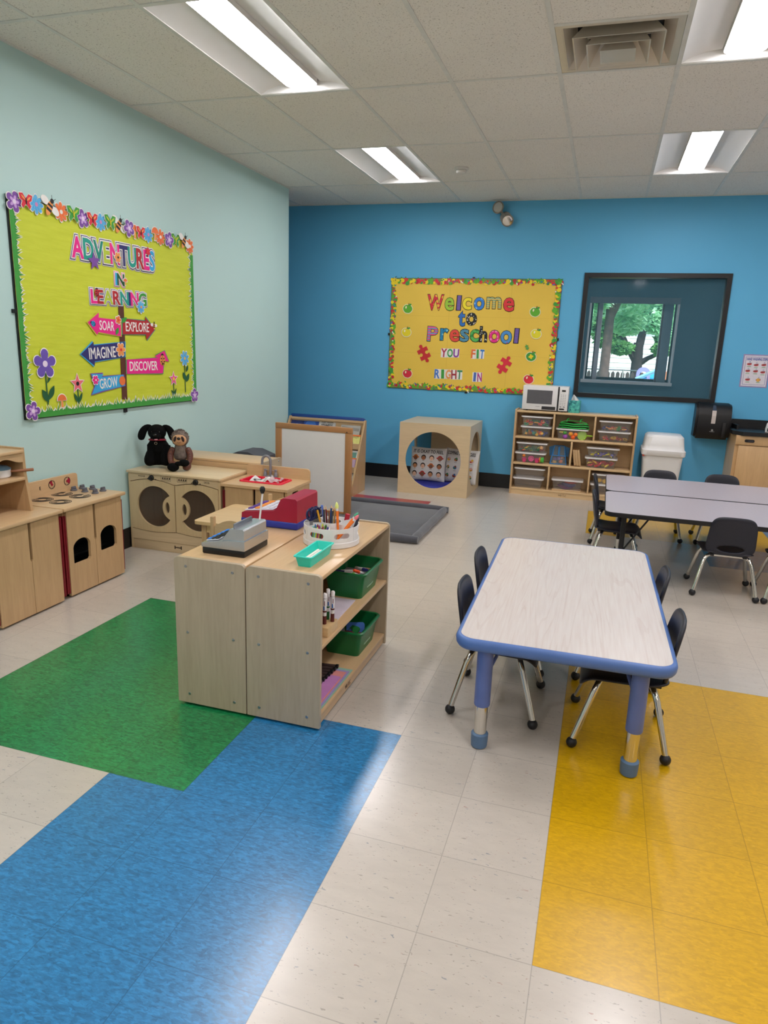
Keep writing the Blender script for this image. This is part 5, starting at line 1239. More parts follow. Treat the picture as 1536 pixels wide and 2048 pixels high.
def dispenser():
    t = thing('paper_towel_dispenser', 'black paper towel dispenser with clear window on the blue wall', 'towel dispenser', mw=MW_BACK(.925, YB, .725))
    w, h, d = .328, .352, .20
    prof = [(0, 0), (0, h), (.09, h), (.15, h-.02), (d-.012, h-.07), (d, h-.12), (d-.01, .06), (d-.03, .0)]
    m = MB().prism([(-q[0], q[1]) for q in prof], .022, w-.022, 'x', M=Matrix(((1, 0, 0, 0), (0, 0, 1, 0), (0, -1, 0, 0), (0, 0, 0, 1)))).build('case', mt('black'), t)
    for x0, x1 in ((0, .024), (w-.024, w)):
        pr = [(0, .012), (0, h-.01), (.08, h-.012), (.135, h-.03), (d-.03, h-.08), (d-.018, h-.13), (d-.03, .06), (d-.05, .02)]
        MB().prism([(-q[0], q[1]) for q in pr], x0, x1, 'x', M=Matrix(((1, 0, 0, 0), (0, 0, 1, 0), (0, -1, 0, 0), (0, 0, 0, 1)))).build('side_panel', mt('black'), t)
    pp_ = [(.148, h-.0195), (d-.014, h-.069), (d, h-.12), (d-.005, .155)]
    s_ = MB()
    for k in range(3):
        (z0, y0), (z1, y1) = pp_[k], pp_[k+1]; w0 = .012 if k == 0 else .019
        s_.use(C('#3a4658', .15) if k == 0 else C('#c9beb8', .25)); s_.quad((.165-w0, y0, z0+.0025), (.165-.019, y1, z1+.0025), (.165+.019, y1, z1+.0025), (.165+w0, y0, z0+.0025))
    s_.build('window_strip', None, t, smooth=False)
    MB().box(w-.075, w-.045, .02, .17, d-.005, d+.008, .003).build('lever', mt('blackm'), t)
    q = MB(); q.prism(circ(.165, .09, .009, 20), d-.003, d+.0015, 'z', holes=[circ(.165, .09, .005, 14)]); q.box(.143, .187, .074, .077, d-.003, d+.001); q.build('emblem', C('#b8b6b4'), t, smooth=False)
dispenser()
def sink_cabinet():
    x0, y0 = 1.272, 5.78
    t = thing('sink_cabinet', 'oak portable sink cabinet with black basin top at the right edge', 'sink cabinet', (x0, y0, 0))
    w, d, h = .72, .465, .81
    MB().prism([(0, 0.08), (w, .08), (w, h), (0, h)], 0.02, d, 'y').build('body', mt('cabwood'), t, smooth=False)
    MB().box(.02, w-.02, .06, d-.02, 0, .08).build('plinth', mt('blackm'), t, smooth=False)
    MB().box(.0, w, .0, .02, h-.09, h, .003).build('fascia', mt('cabwood'), t)
    MB().box(.03, w-.03, .002, .02, .09, h-.097, .003).build('door', mt('cabwood'), t)
    MB().prism(rrect(.075, .16, h-.062, h-.035, .0125), -.006, .001, 'y').build('handle', mt('black'), t, smooth=False)
    MB().prism(rrect(.105, .152, h-.052, h-.046, .002), -.0075, -.005, 'y').build('handle_slot', C('#45454a'), t, smooth=False)
    tp = MB(); tp.prism([(-.03, .06), (.05, -.02), (w+.02, -.02), (w+.02, d), (.0, d), (.0, .25), (-.03, .22)], h, h+.036, 'z'); tp.build('basin_top', mt('black'), t, smooth=False)
    MB().prism([(-.005, h+.036), (-.005, h+.10), (.012, h+.118), (w-.02, h+.118), (w, h+.036)], d-.045, d-.005, 'y').build('splash_guard', mt('black'), t, smooth=False)
    m = MB(); m.prism([(.012, d-.045), (.03, .24), (.05, .24), (.05, d-.045)], h+.036, h+.075, 'z'); m.build('side_guard', mt('black'), t, smooth=False)
    m = MB().tube([(.46, d-.10, h+.036), (.46, d-.10, h+.15), (.46, d-.15, h+.19), (.46, d-.22, h+.17)], .011, 10); m.build('faucet', mt('chrome'), t)
    b = thing('white_bottle', 'white bottle standing on the black basin top at the right photo edge', 'bottle', (1.562, 5.88, h+.0362))
    MB().lathe([(0, 0), (.035, 0), (.037, .03), (.03, .08), (.014, .105), (.014, .125), (0, .125)], n=20).build('body', mt('white'), b); MB().box(-.026, .026, -.039, -.034, .01, .04).build('label', C('#1c1c22'), b, smooth=False)
sink_cabinet()
def poster():
    w, h = .225, .295
    t = thing('hand_washing_poster', 'laminated hand washing steps poster taped to the blue wall', 'poster', mw=MW_BACK(1.316, YB, 1.255))
    MB().box(-.012, w+.012, -.012, h+.012, 0, .0015).build('laminate', C('#9a8fb8', .2), t, smooth=False)
    m = MB().use(C('#d9d4dc')); m.box(0, w, 0, h, .0015, .0022); m.use(C('#4a4a9a')); m.prism([(.012, .014), (w-.012, .014), (w-.012, h-.012), (.012, h-.012)], .0022, .0025, 'z', holes=[[(.015, .017), (w-.015, .017), (w-.015, h-.015), (.015, h-.015)]])
    m.build('sheet', None, t, smooth=False)
    q = MB(); fit_text(q, 'HAND WASHING STEPS', .022, w-.018, h-.046, h-.022, .0025, .0006, .03); q.build('lettering', C('#2c3f9a'), t, smooth=False)
    for k, (x, y) in enumerate(((.05, .212), (.112, .205), (.180, .208), (.045, .146), (.115, .145), (.180, .138), (.055, .062), (.15, .062))):
        m = MB().use(C('#c0504a')); m.prism(circ(x, y, .022, 16, .011), .0025, .003, 'z'); m.use(C('#8a3038')).prism(leaf(x-.02, y-.004, x+.024, y+.012, .006), .003, .0034, 'z')
        if k == 7: m.use(C('#d8a24a')).prism(circ(x, y, .016, 14, .018), .0034, .0038, 'z')
        m.use(C('#2c3f9a')).prism(circ(x+.004, y+.022, .0065, 14), .0025, .003, 'z'); m.use(WHT).prism(circ(x+.004, y+.022, .0045, 12), .003, .0033, 'z')
        m.use(C('#5aa04a')).box(x-.014, x+.016, y-.022, y-.0195, .0025, .003); m.box(x-.018, x+.02, y-.027, y-.0245, .0025, .003)
        f = m.build('step_picture', None, t, smooth=False)
        n = MB(); fit_text(n, str(k+1), x+.0025, x+.0055, y+.019, y+.025, .0033, .0004, .02); n.build('step_number', C('#2c3f9a'), f, smooth=False)
poster()
def emergency():
    t = thing('emergency_light', 'twin headed grey emergency light high on the blue wall', 'emergency light', mw=MW_BACK(-1.155, YB, 2.885))
    MB().lathe([(0, 0), (.058, 0), (.058, .018), (.045, .03), (0, .03)], (.02, -.03, 0), 24).build('base', C('#a39c90', .5), t)
    for dx, dy, ax in ((-.045, .055, (-.35, .12)), (.045, -.055, (.25, -.55))):
        M = Matrix.Translation((dx, dy, .06)) @ Matrix.Rotation(ax[0], 4, 'Y') @ Matrix.Rotation(-ax[1], 4, 'X')
        o = MB().lathe([(0, -.035), (.03, -.03), (.05, .0), (.062, .02), (.062, .035), (.055, .037), (.05, .03), (0, .03)], n=24).build('lamp_head', C('#857e74', .4), t); o.matrix_local = M
        MB().lathe([(0, .033), (.03, .034), (.05, .031), (.05, .029), (0, .029)], n=24).build('lens', MAT('lens_glass', '#dcd8d0', .08, .85, var=.02), o)
    m = MB().tube([(.01, -.02, .03), (-.03, .03, .05), (-.04, .05, .05)], .012, 8).tube([(.025, -.035, .03), (.04, -.05, .05)], .012, 8); m.build('arm', C('#a39c90', .5), t)
emergency()
# ------------------------------------------------------------------ on the low shelves
TOP = .6532
def silver_register():
    t = thing('cash_register', 'silver toy cash register with black base and white lever', 'toy cash register', (-1.506, .916, TOP), R(.5))
    w, d = .198, .218
    MB().box(.001, w-.001, .001, d-.001, 0, .03, .006).build('base', mt('black'), t)
    MB().prism([(0, .029), (w, .029), (w, .069), (.12, .066), (.0, .046)], 0, d, 'y').build('body', mt('silver'), t, angle=20)
    up = [(.088, .064), (.124, .108), (.130, .116), (w-.012, .118), (w-.006, .112), (w-.006, .066)]
    u = MB().prism(up, .008, d-.008, 'y').build('upper_case', mt('silver'), t, angle=20)
    M0 = Matrix.Translation((.0, 0, .046)) @ RY(-9.5)
    k = MB().box(.012, .070, .02, d-.02, .002, .006).build('keypad', C('#c9ccd2', .35), t); k.matrix_local = M0
    for r in range(5):
        for c in range(3):
            b = MB().box(-.007, .007, -.012, .012, 0, .005, .002).build('key', C('#2f7fd8', .4) if c == 0 else (mt('black') if r < 4 else C('#7fb0e0', .4)), t); b.matrix_local = M0 @ Matrix.Translation((.022+.019*c, .036+.036*r, .006))
    s = MB().box(.0, .05, .02, d-.02, .0, .003).build('display', C('#3a3f46', .2), u); s.matrix_local = Matrix.Translation((.089, 0, .068)) @ RY(-50)
    m = MB().box(.131, .139, .03, .185, .114, .133, .003); m.build('top_ridge', mt('silver2'), u)
    l = MB().tube([(.165, d-.02, .10), (.178, d-.012, .235)], .0042, 10).build('lever', mt('white'), t)
    MB().lathe([(0, 0), (.007, 0), (.0115, .012), (.012, .022), (.007, .03), (0, .031)], (.1775, d-.0125, .232), 14).build('lever_knob', mt('black'), l)
silver_register()
def red_register():
    t = thing('cash_register', 'red toy cash register with dark blue base', 'toy cash register', (-1.592, 1.402, TOP))
    w, d = .30, .252
    MB().box(.0, w, 0, d, 0, .037, .008, 3).build('base', mt('bluep'), t)
    prof = [(.004, .036), (w-.002, .036), (w-.004, .142), (w-.012, .150), (.225, .150), (.212, .143), (.188, .092), (.176, .084), (.02, .066), (.006, .060)]
    MB().prism(prof, .002, d-.002, 'y').build('body', mt('red'), t, angle=25)
    M0 = Matrix.Translation((.012, 0, .0665)) @ RY(-6.5)
    k = MB().box(0, .155, .02, d-.02, 0, .003).build('keypad', C('#d7d3e0', .4), t); k.matrix_local = M0
    for r in range(4):
        for c in range(4):
            b = MB().box(-.013, .013, -.018, .018, 0, .006, .002).build('key', [C('#5a2f86', .4), C('#e88a2a', .4), C('#d9d6de', .4), C('#d9d6de', .4)][c], t); b.matrix_local = M0 @ Matrix.Translation((.022+.037*c, .055+.047*r, .003))
red_register()
def tray():
    t = thing('pencil_tray', 'small aqua plastic tray holding chalk on the shelf top', 'tray', (-1.043, 1.022, TOP), R(0))
    def loop(mb, w, d, z, r): return [mb.bm.verts.new((x, y, z)) for x, y in rrect(-w/2, w/2, -d/2, d/2, r, 4)]
    m = MB(); L = [loop(m, .054, .21, 0, .006), loop(m, .070, .235, .042, .008), loop(m, .082, .247, .042, .01), loop(m, .082, .247, .046, .01), loop(m, .068, .233, .046, .008), loop(m, .050, .206, .003, .006)]
    for A, B in zip(L, L[1:]):
        for k in range(len(A)): j = (k+1) % len(A); m.bm.faces.new((A[k], A[j], B[j], B[k]))
    m.bm.faces.new(L[0][::-1]); m.bm.faces.new(L[-1]); bmesh.ops.recalc_face_normals(m.bm, faces=m.bm.faces[:]); m.build('tray_body', mt('aqua'), t)
    for k in range(3):
        o = MB().tube([(0, -.07, 0), (0, .07, 0)], .0072, 8).build('chalk_stick', C('#e6e2da', .8), None, (-1.058+.015*k, 1.03-.006*k, TOP+.016), (0, 0, 0))
        tag(o, ['white chalk stick at the left inside the aqua tray', 'white chalk stick between two others in the aqua tray', 'white chalk stick at the right inside the aqua tray'][k], 'chalk', 'chalk sticks in the aqua tray')
tray()
def caddy():
    cx, cy, Rr, h = -1.078, 1.298, .126, .088
    t = thing('desk_caddy', 'round white rotating desk organizer with slots full of pencils and crayons', 'organizer', (cx, cy, TOP))
    MB().lathe([(0, 0), (Rr-.004, 0), (Rr, .003), (Rr, .024), (Rr-.002, .0265), (Rr-.006, .0265), (0, .020)], n=64).build('turntable', mt('white'), t)
    a_list = [-128, -74, -18, 60, 140, 200]
    ri = .046
    th = .0025
    for i in range(6):
        a0 = a_list[i]; a1 = a_list[(i+1) % 6]+(360 if i == 5 else 0)
        m = MB(); n = 22; z0, z1 = .027, h
        hc = (a0+a1)/2; hw = min(22, (a1-a0)*.30); zc, hh = .056, .0115
        def P(a, z, r): return (r*math.cos(R(a)), r*math.sin(R(a)), z)
        def inside(a, z):
            sx = (a-hc)*PI/180*Rr; lim = hw*PI/180*Rr-hh
            dx = max(0, abs(sx)-lim); return math.hypot(dx, z-zc) < hh
        # outer curved wall with an oblong opening: ring of quads between the hole and the frame
        N = 40; lim = hw*PI/180*Rr-hh; hole = []; fr = []
        for k in range(N):
            q = 2*PI*k/N; c, s = math.cos(q), math.sin(q)
            hx = (lim if c > 0 else -lim)+hh*c; hole.append((hc+hx/Rr*180/PI, zc+hh*s))
            Wd, Hd = (a1-a0)/2-.6, (z1-z0)/2; f = 1/max(abs(c), abs(s)); fr.append((hc+Wd*max(-1, min(1, c*f)), (z0+z1)/2+Hd*max(-1, min(1, s*f))))
        K = 4
        for r_, flip in ((Rr-.002, 0), (Rr-.002-th, 1)):
            V = [[m.bm.verts.new(P(h_[0]+(f_[0]-h_[0])*k/K, h_[1]+(f_[1]-h_[1])*k/K, r_)) for h_, f_ in zip(hole, fr)] for k in range(K+1)]
            for A, B in zip(V, V[1:]):
                for k in range(N): j = (k+1) % N; m.bm.faces.new((A[k], A[j], B[j], B[k]))
            if flip == 0: V0 = V
            else:
                for A, B in ((V0[0], V[0]), (V0[-1], V[-1])):
                    for k in range(N): j = (k+1) % N; m.bm.faces.new((A[k], A[j], B[j], B[k]))
        bmesh.ops.recalc_face_normals(m.bm, faces=m.bm.faces[:])
        for aa, s in ((a0, .5), (a1, -.5)):
            d = Vector((math.cos(R(aa+s)), math.sin(R(aa+s)))); q = Vector((-d.y, d.x))*.0011
            p0, p1 = d*ri, d*(Rr-.003); m.prism([(p0.x+q.x, p0.y+q.y), (p0.x-q.x, p0.y-q.y), (p1.x-q.x, p1.y-q.y), (p1.x+q.x, p1.y+q.y)], z0, z1, 'z')
        m.build('compartment', mt('white'), t, angle=50)
    m = MB().lathe([(ri, .024), (ri, h+.008), (ri-.003, h+.008), (ri-.003, .028), (0, .028)], n=40); m.build('centre_cup', mt('white'), t)
    rng = random.Random(4)
    proto = {}
    def pencil(kind, col, x, y, z, tilt, az, L, r, name, label, cat, group, tipc=None):
        M = Matrix.Translation((cx+x, cy+y, TOP+z)) @ Matrix.Rotation(az, 4, 'Z') @ RY(tilt)
        e = thing(name, label, cat, mw=M, group=group)
        if kind == 'brush':
            MB().lathe([(0, 0), (.004, 0), (.0055, L*.5), (.0062, L*.75), (.004, L*.78), (0, L*.78)], n=10).build('handle', C(col), e)
            MB().lathe([(0, L*.77), (.0058, L*.77), (.006, L*.84), (0, L*.84)], n=10).build('ferrule', mt('white'), e); MB().lathe([(0, L*.84), (.0065, L*.84), (.0085, L*.90), (.005, L*.97), (0, L*1.02)], n=10).build('bristles', C(tipc), e)
        elif kind == 'marker':
            MB().lathe([(0, 0), (r, 0), (r, L*.62), (0, L*.62)], n=10).build('barrel', C(col), e); MB().lathe([(0, L*.62), (r*1.06, L*.62), (r*1.0, L), (0, L)], n=10).build('cap', C(tipc or col), e)
        else:
            MB().lathe([(0, 0), (r, 0), (r, L*.9), (0, L*.9)], n=6).build('barrel', C(col), e); MB().lathe([(0, L*.9), (r, L*.9), (r*.35, L*.975), (0, L)], n=6).build('tip', C('#d9b48c') if kind == 'pencil' else C(col), e)
        return e
    cols = ['#6a3a2a', '#4a2a20', '#7a5a44', '#1f4a6a', '#284a86', '#e6e2de', '#7a1a24', '#2a1c1a', '#8a5a3a', '#3a3a3a', '#c8a05a', '#b0402a']
    nm = ['reddish brown', 'dark brown', 'tan brown', 'dark teal', 'dark blue', 'white', 'maroon', 'black brown', 'light brown', 'charcoal', 'mustard', 'brick red']
    for k in range(12):
        a = 2*PI*k/12+.3; r = .012+.018*(k % 3)/2*1.3
        pencil('pencil', cols[k], .034*math.cos(a)*(.5+.5*(k % 2)), .034*math.sin(a)*(.5+.5*(k % 2)), .030, rng.uniform(-7, 7), rng.uniform(0, 6), .134, .0036, 'colored_pencil', nm[k]+' colored pencil standing in the middle cup of the white organizer', 'pencil', 'colored pencils in the middle cup')
    pencil('marker', '#e8a828', -.036, -.005, .03, -16, 0, .115, .0045, 'marker_pen', 'yellow marker leaning left out of the middle cup', 'marker', 'markers in the middle cup', '#e8a828')
    pencil('marker', '#5a6ab0', -.028, .012, .03, -10, .3, .135, .005, 'marker_pen', 'periwinkle blue marker, tallest at the left of the middle cup', 'marker', 'markers in the middle cup', '#5a78c8')
    pencil('brush', '#f0781e', .046, -.03, .028, -4, .5, .165, .006, 'paint_brush', 'orange paint brush with pale yellow tip standing in the white organizer', 'paint brush', 'orange paint brushes', '#e6ee8a')
    pencil('brush', '#f0781e', .046, -.045, .03, 36, .35, .15, .006, 'paint_brush', 'orange paint brush with green tip leaning right out of the organizer', 'paint brush', 'orange paint brushes', '#4aa882')
    pencil('brush', '#f0781e', .05, -.052, .03, 38, .25, .145, .006, 'paint_brush', 'orange paint brush with pink tip leaning right out of the organizer', 'paint brush', 'orange paint brushes', '#ee7a86')
    # crayons lying in the front compartment: outer ends show through the slot, tips above
    cc = ['#e8742c', '#4a78b0', '#8fb43a', '#7fc4c8', '#c8d23a', '#a03a6a', '#c88a5a', '#2a5a2a', '#8a2a3a', '#d8c83a', '#5a2a5a', '#3a3a8a']
    cn = ['orange', 'steel blue', 'leaf green', 'pale teal', 'lime', 'magenta', 'tan', 'dark green', 'dark red', 'yellow', 'plum', 'indigo']
    for k in range(12):
        a = R(-123+4.1*k); x, y = .113*math.cos(a), .113*math.sin(a)
        o = pencil('crayon', cc[k], x, y, .030, -14+rng.uniform(-3, 3), a, .052+.008*(k % 3), .0043, 'crayon', cn[k]+' crayon standing in the front slot of the white organizer', 'crayon', 'crayons in the front slot')
    for k in range(10):
        a = R(-122+4.6*k); rr_ = .092-.013*(k % 2); x, y = rr_*math.cos(a), rr_*math.sin(a); q = (k*5+3) % 12
        pencil('crayon', cc[q], x, y, .030, rng.uniform(-10, 10), a, .060+.006*(k % 3), .0043, 'crayon', cn[q]+' crayon in the inner row behind the front slot crayons', 'crayon', 'crayons in the inner row')
    # scissors in the left compartment
    for k in range(4):
        a = R(165+13*k); M = Matrix.Translation((cx+.088*math.cos(a), cy+.088*math.sin(a), TOP+.029)) @ Matrix.Rotation(a+.6, 4, 'Z') @ RY(-6+3*k)
        e = thing('scissors', ['navy handled scissors at the far left of the white organizer', 'navy handled scissors second from the left in the organizer', 'navy handled scissors third from the left in the organizer', 'navy handled scissors nearest the middle cup in the organizer'][k], 'scissors', mw=M, group='navy scissors in the organizer')
        MB().prism([(-.006, .0), (.006, 0), (.009, .075), (-.009, .075)], -.001, .001, 'y').build('blades', mt('steel'), e, smooth=False)
        m = MB()
        for s in (-1, 1): m.tube([(s*.012+.011*math.cos(2*PI*q/16), 0, .098+.021*math.sin(2*PI*q/16)) for q in range(16)], .0042, 8, closed=True)
        m.box(-.012, .012, -.004, .004, .068, .08, .002); m.build('handles', mt('navy'), e)
    pencil('marker', '#b01a30', .030, .085, .029, 10, .4, .085, .011, 'glue_stick', 'dark red glue stick behind the middle cup of the organizer', 'glue stick', None, '#b01a30')
    pencil('marker', '#1c1c2a', .078, .055, .029, 20, .5, .08, .006, 'marker_pen', 'black marker in the rear right slot of the organizer', 'marker', 'markers in the rear slot', '#26263a')
caddy()
def green_bin(label, loc):
    t = thing('storage_bin', label, 'bin', loc, 0, 'green plastic bins')
    def loop(mb, w, d, z, r): return [mb.bm.verts.new((x, y, z)) for x, y in rrect(-w/2, w/2, -d/2, d/2, r, 5)]
    m = MB(); L = [loop(m, .165, .235, 0, .02), loop(m, .20, .275, .118, .024), loop(m, .222, .298, .118, .03), loop(m, .224, .30, .126, .03), loop(m, .212, .288, .131, .028), loop(m, .196, .272, .129, .022), loop(m, .160, .228, .004, .018)]
    for A, B in zip(L, L[1:]):
        for k in range(len(A)): j = (k+1) % len(A); m.bm.faces.new((A[k], A[j], B[j], B[k]))
    m.bm.faces.new(L[0][::-1]); m.bm.faces.new(L[-1]); bmesh.ops.recalc_face_normals(m.bm, faces=m.bm.faces[:]); m.build('bin_body', mt('greenbin'), t)
    MB().prism(rrect(-.05, .05, .03, .095, .01), 0, .0008, 'z', M=Matrix(((0, 0, 1, .0935), (1, 0, 0, 0), (0, 1, 0, .004), (0, 0, 0, 1))) @ RX(-8.4)).build('label_patch', CLEAR('label_patch', '#9fd0a8', .35, .2), t, smooth=False)
    return t
green_bin('green plastic bin of markers on the upper shelf board', (-1.045, 1.512, .3602)); green_bin('green plastic bin of scissors and scraps on the lower shelf board', (-1.050, 1.508, .0682))
rng = random.Random(9)
for k, (nm, c, x, y, rz, el) in enumerate((('navy marker lying in the upper green bin', '#1f2a5a', -1.06, 1.50, .3, 8), ('lime capped marker in the upper green bin', '#6aa832', -1.03, 1.475, 1.9, 20), ('orange capped marker in the upper green bin', '#f0521e', -.995, 1.49, 1.3, 25), ('black marker in the upper green bin', '#1a1a1e', -1.09, 1.52, .8, 6), ('tan crayon in the upper green bin', '#c8a070', -1.01, 1.57, 2.5, 12), ('dark blue marker behind the orange one in the upper bin', '#22307a', -1.02, 1.55, 2.4, 10))):
    M = Matrix.Translation((x, y, .3602+.084+.006*(k % 3))) @ Matrix.Rotation(rz+PI, 4, 'Z') @ RY(90-el) @ Matrix.Translation((0, 0, -.05))
    e = thing('marker_pen', nm, 'marker', mw=M, group='markers in the upper green bin')
    MB().lathe([(0, 0), (.0075, 0), (.0075, .075), (0, .075)], n=12).build('barrel', mt('white'), e); MB().lathe([(0, .075), (.0085, .075), (.008, .115), (.005, .122), (0, .122)], n=12).build('cap', C(c), e)
m = MB()
for k in range(26): m.box(-.07+.01*rng.uniform(0, 14), -.055+.01*rng.uniform(0, 14), -.1+.01*rng.uniform(0, 20), -.08+.01*rng.uniform(0, 20), .0, .05) if False else None
m.box(-.074, .074, -.108, .108, .0, .070, .01); o = m.build('marker_fill', C('#8a8a94', .8), None, (-1.045, 1.512, .3648)); tag(o, 'mixed markers and caps filling the bottom of the upper green bin', 'markers', kind='stuff')
o = MB().box(-.074, .074, -.108, .108, 0, .052, .012).build('paper_scraps', C('#4a3a3e', .8), None, (-1.050, 1.508, .0728)); tag(o, 'dark paper scraps filling the bottom of the lower green bin', 'paper scraps', kind='stuff')
for k, (nm, c, x, y, rz, tl) in enumerate((('blue plastic pouch leaning in the lower green bin', '#1f5fb0', -1.02, 1.50, .4, 62), ('green plastic folder leaning in the lower green bin', '#1f7a3c', -1.05, 1.47, -.3, 42), ('grey handled scissors in the lower green bin', '#6a6e74', -1.08, 1.45, .8, 30), ('maroon plastic strip low in the lower green bin', '#6a2236', -1.02, 1.43, .1, 18))):
    M = Matrix.Translation((x, y, .1305)) @ Matrix.Rotation(rz, 4, 'Z') @ RX(tl)
    o = MB().prism(rrect(-.045, .045, -.015, .06, .012), -.004, .004, 'z', holes=[circ(.0, .03, .012, 14)]).build(['plastic_pouch', 'plastic_folder', 'craft_scissors', 'plastic_strip'][k], C(c), None); o.matrix_world = M; tag(o, nm, ['pouch', 'folder', 'scissors', 'strip'][k])
# marker stand and paper on the upper board
b = MB().box(-.022, .022, -.055, .055, 0, .042, .003); mk = b.build('marker_stand', mt('pine_x'), None, (-.962, .983, .3602)); tag(mk, 'pale wooden block holding three white markers on the upper shelf board', 'marker stand')
for k, (x, y, c, nm) in enumerate(((-.971, .966, '#5a1c18', 'brown white barrelled marker standing nearest in the wooden block'), (-.951, 1.003, '#5a1c18', 'brown white barrelled marker standing right in the wooden block'), (-.978, 1.018, '#16602e', 'green white barrelled marker standing behind in the wooden block'))):
    e = thing('marker_pen', nm, 'marker', (x, y, .3602+.0424), .3*k, 'markers in the wooden block')
    MB().lathe([(0, 0), (.008, 0), (.008, .036), (0, .036)], n=14).build('cap', C(c), e); MB().lathe([(0, .036), (.0078, .036), (.0078, .046), (0, .046)], n=14).build('colour_band', C('#e6e3e2'), e)
    MB().lathe([(0, .046), (.0078, .046), (.0078, .108), (.007, .11), (0, .11)], n=14).build('barrel', C('#dedbdc'), e); MB().lathe([(0, .11), (.0082, .112), (.0086, .128), (.006, .133), (0, .134)], n=14).build('end_plug', C('#efecec'), e)
    m = MB().use(C(c)); m.lathe([(.0079, .052), (.0081, .054), (.0081, .058), (.0079, .059)], n=14); m.use(C('#3a6ab0')).prism([(-.003, .062), (.003, .062), (.002, .08), (-.003, .078)], -.0084, -.0074, 'y'); m.use(C('#7a3a4a')).prism([(.0005, .084), (.0035, .08), (.0035, .1), (.001, .102)], -.0082, -.0070, 'y'); m.build('print', None, e, smooth=False)
o = MB().box(-.09, .09, -.13, .13, 0, .004).build('paper_stack', mt('lilac'), None, (-1.065, 1.235, .3602), (0, 0, R(2))); tag(o, 'pale lilac stack of paper on the upper shelf board', 'paper')
for k, (c, x0, x1, y0, y1, nm) in enumerate((('#8fb8a4', -1.22, -.942, .875, 1.250, 'pale green sheet of paper at the bottom of the paper pile'), ('#9a8fc0', -1.22, -.948, .87, 1.225, 'lavender sheet of paper over the pale green one'), ('#d88a86', -1.22, -.957, .865, 1.205, 'salmon sheet of paper over the lavender one'), ('#c080bc', -1.22, -.962, .86, 1.150, 'orchid pink sheet of paper on top of the paper pile'))):
    o = MB().box(x0, x1, y0, y1, .0682+.003*k, .0709+.003*k).build('colored_paper', C(c, .8), None); tag(o, nm, 'paper', 'colored paper on the lower board')
for k in range(7):
    M = Matrix.Translation((-1.112+.002*k, 1.045+.028*k, .0682+.0122+.0075)) @ Matrix.Rotation(R(8), 4, 'Z')
    e = thing('wooden_clip', ['dark brown clip nearest the camera on the colored paper', 'second dark brown clip in the row on the colored paper', 'third dark brown clip in the row on the colored paper', 'middle dark brown clip in the row on the colored paper', 'fifth dark brown clip in the row on the colored paper', 'sixth dark brown clip in the row on the colored paper', 'dark brown clip farthest from the camera on the colored paper'][k], 'clip', mw=M, group='dark brown clips on the paper')
    MB().box(-.09, .09, -.010, .010, -.0075, .004, .002).build('bar', mt('dkbrown'), e); MB().box(.084, .098, -.0105, .0105, -.0075, .006, .002).build('end_cap', mt('black'), e)
# ------------------------------------------------------------------ clear boxes and toys on the storage shelf
SX, SY = -.849, 5.985
def clear_box(label, cx, z, w=.33, h=.108, d=.205):
    t = thing('storage_box', label, 'box', (SX+cx, SY+.118, z), 0, 'clear lidded boxes on the storage shelf')
    def loop(mb, a, b, zz, r): return [mb.bm.verts.new((x, y, zz)) for x, y in rrect(-a/2, a/2, -b/2, b/2, r, 4)]
    m = MB(); L = [loop(m, w-.05, d-.03, 0, .02), loop(m, w-.022, d-.012, h-.012, .022)]
    for A, B in zip(L, L[1:]):
        for k in range(len(A)): j = (k+1) % len(A); m.bm.faces.new((A[k], A[j], B[j], B[k]))
    m.bm.faces.new(L[0][::-1]); bmesh.ops.recalc_face_normals(m.bm, faces=m.bm.faces[:]); m.build('tub', mt('tub'), t)
    m = MB(); m.prism(rrect(-w/2, w/2, -d/2, d/2, .025), h-.014, h-.001, 'z'); m.build('lid', mt('white'), t, angle=30)
    return t
BX = [('topmost clear box of orange and green gears, upper left compartment', .229, .63+.108), ('lower clear box of colored cubes, upper left compartment', .229, .63), ('clear box of toy fruit under the green bag, upper middle compartment', .60, .63),
      ('topmost clear box of colored bits, upper right compartment', 1.025, .63+.108), ('lower clear box of yellow and red pieces, upper right compartment', 1.02, .63),
      ('topmost clear box of green links, middle left compartment', .198, .348+.108), ('lower clear box of pink cups and rings, middle left compartment', .19, .348),
      ('topmost clear box of yellow sticks, middle right compartment', .93, .348+.108), ('lower clear box of red and yellow shapes, middle right compartment', .92, .348),
      ('topmost empty clear box, lower left compartment', .197, .072+.108), ('lower empty clear box, lower left compartment', .19, .072), ('clear box of purple and orange discs, lower middle compartment', .60, .087),
      ('topmost clear box of yellow toys, lower right compartment', 1.01, .072+.108), ('lower clear box behind the table end, lower right compartment', 1.0, .072)]
for lab, cx, z in BX: clear_box(lab, cx, z)
o = MB().box(-.15, .15, -.09, .09, 0, .0146, .002).build('wooden_board', mt('ply_x'), None, (SX+.60, SY+.112, .0722)); tag(o, 'flat wooden board under the clear box in the lower middle compartment', 'board')
rg = random.Random(21)
_protos = {}
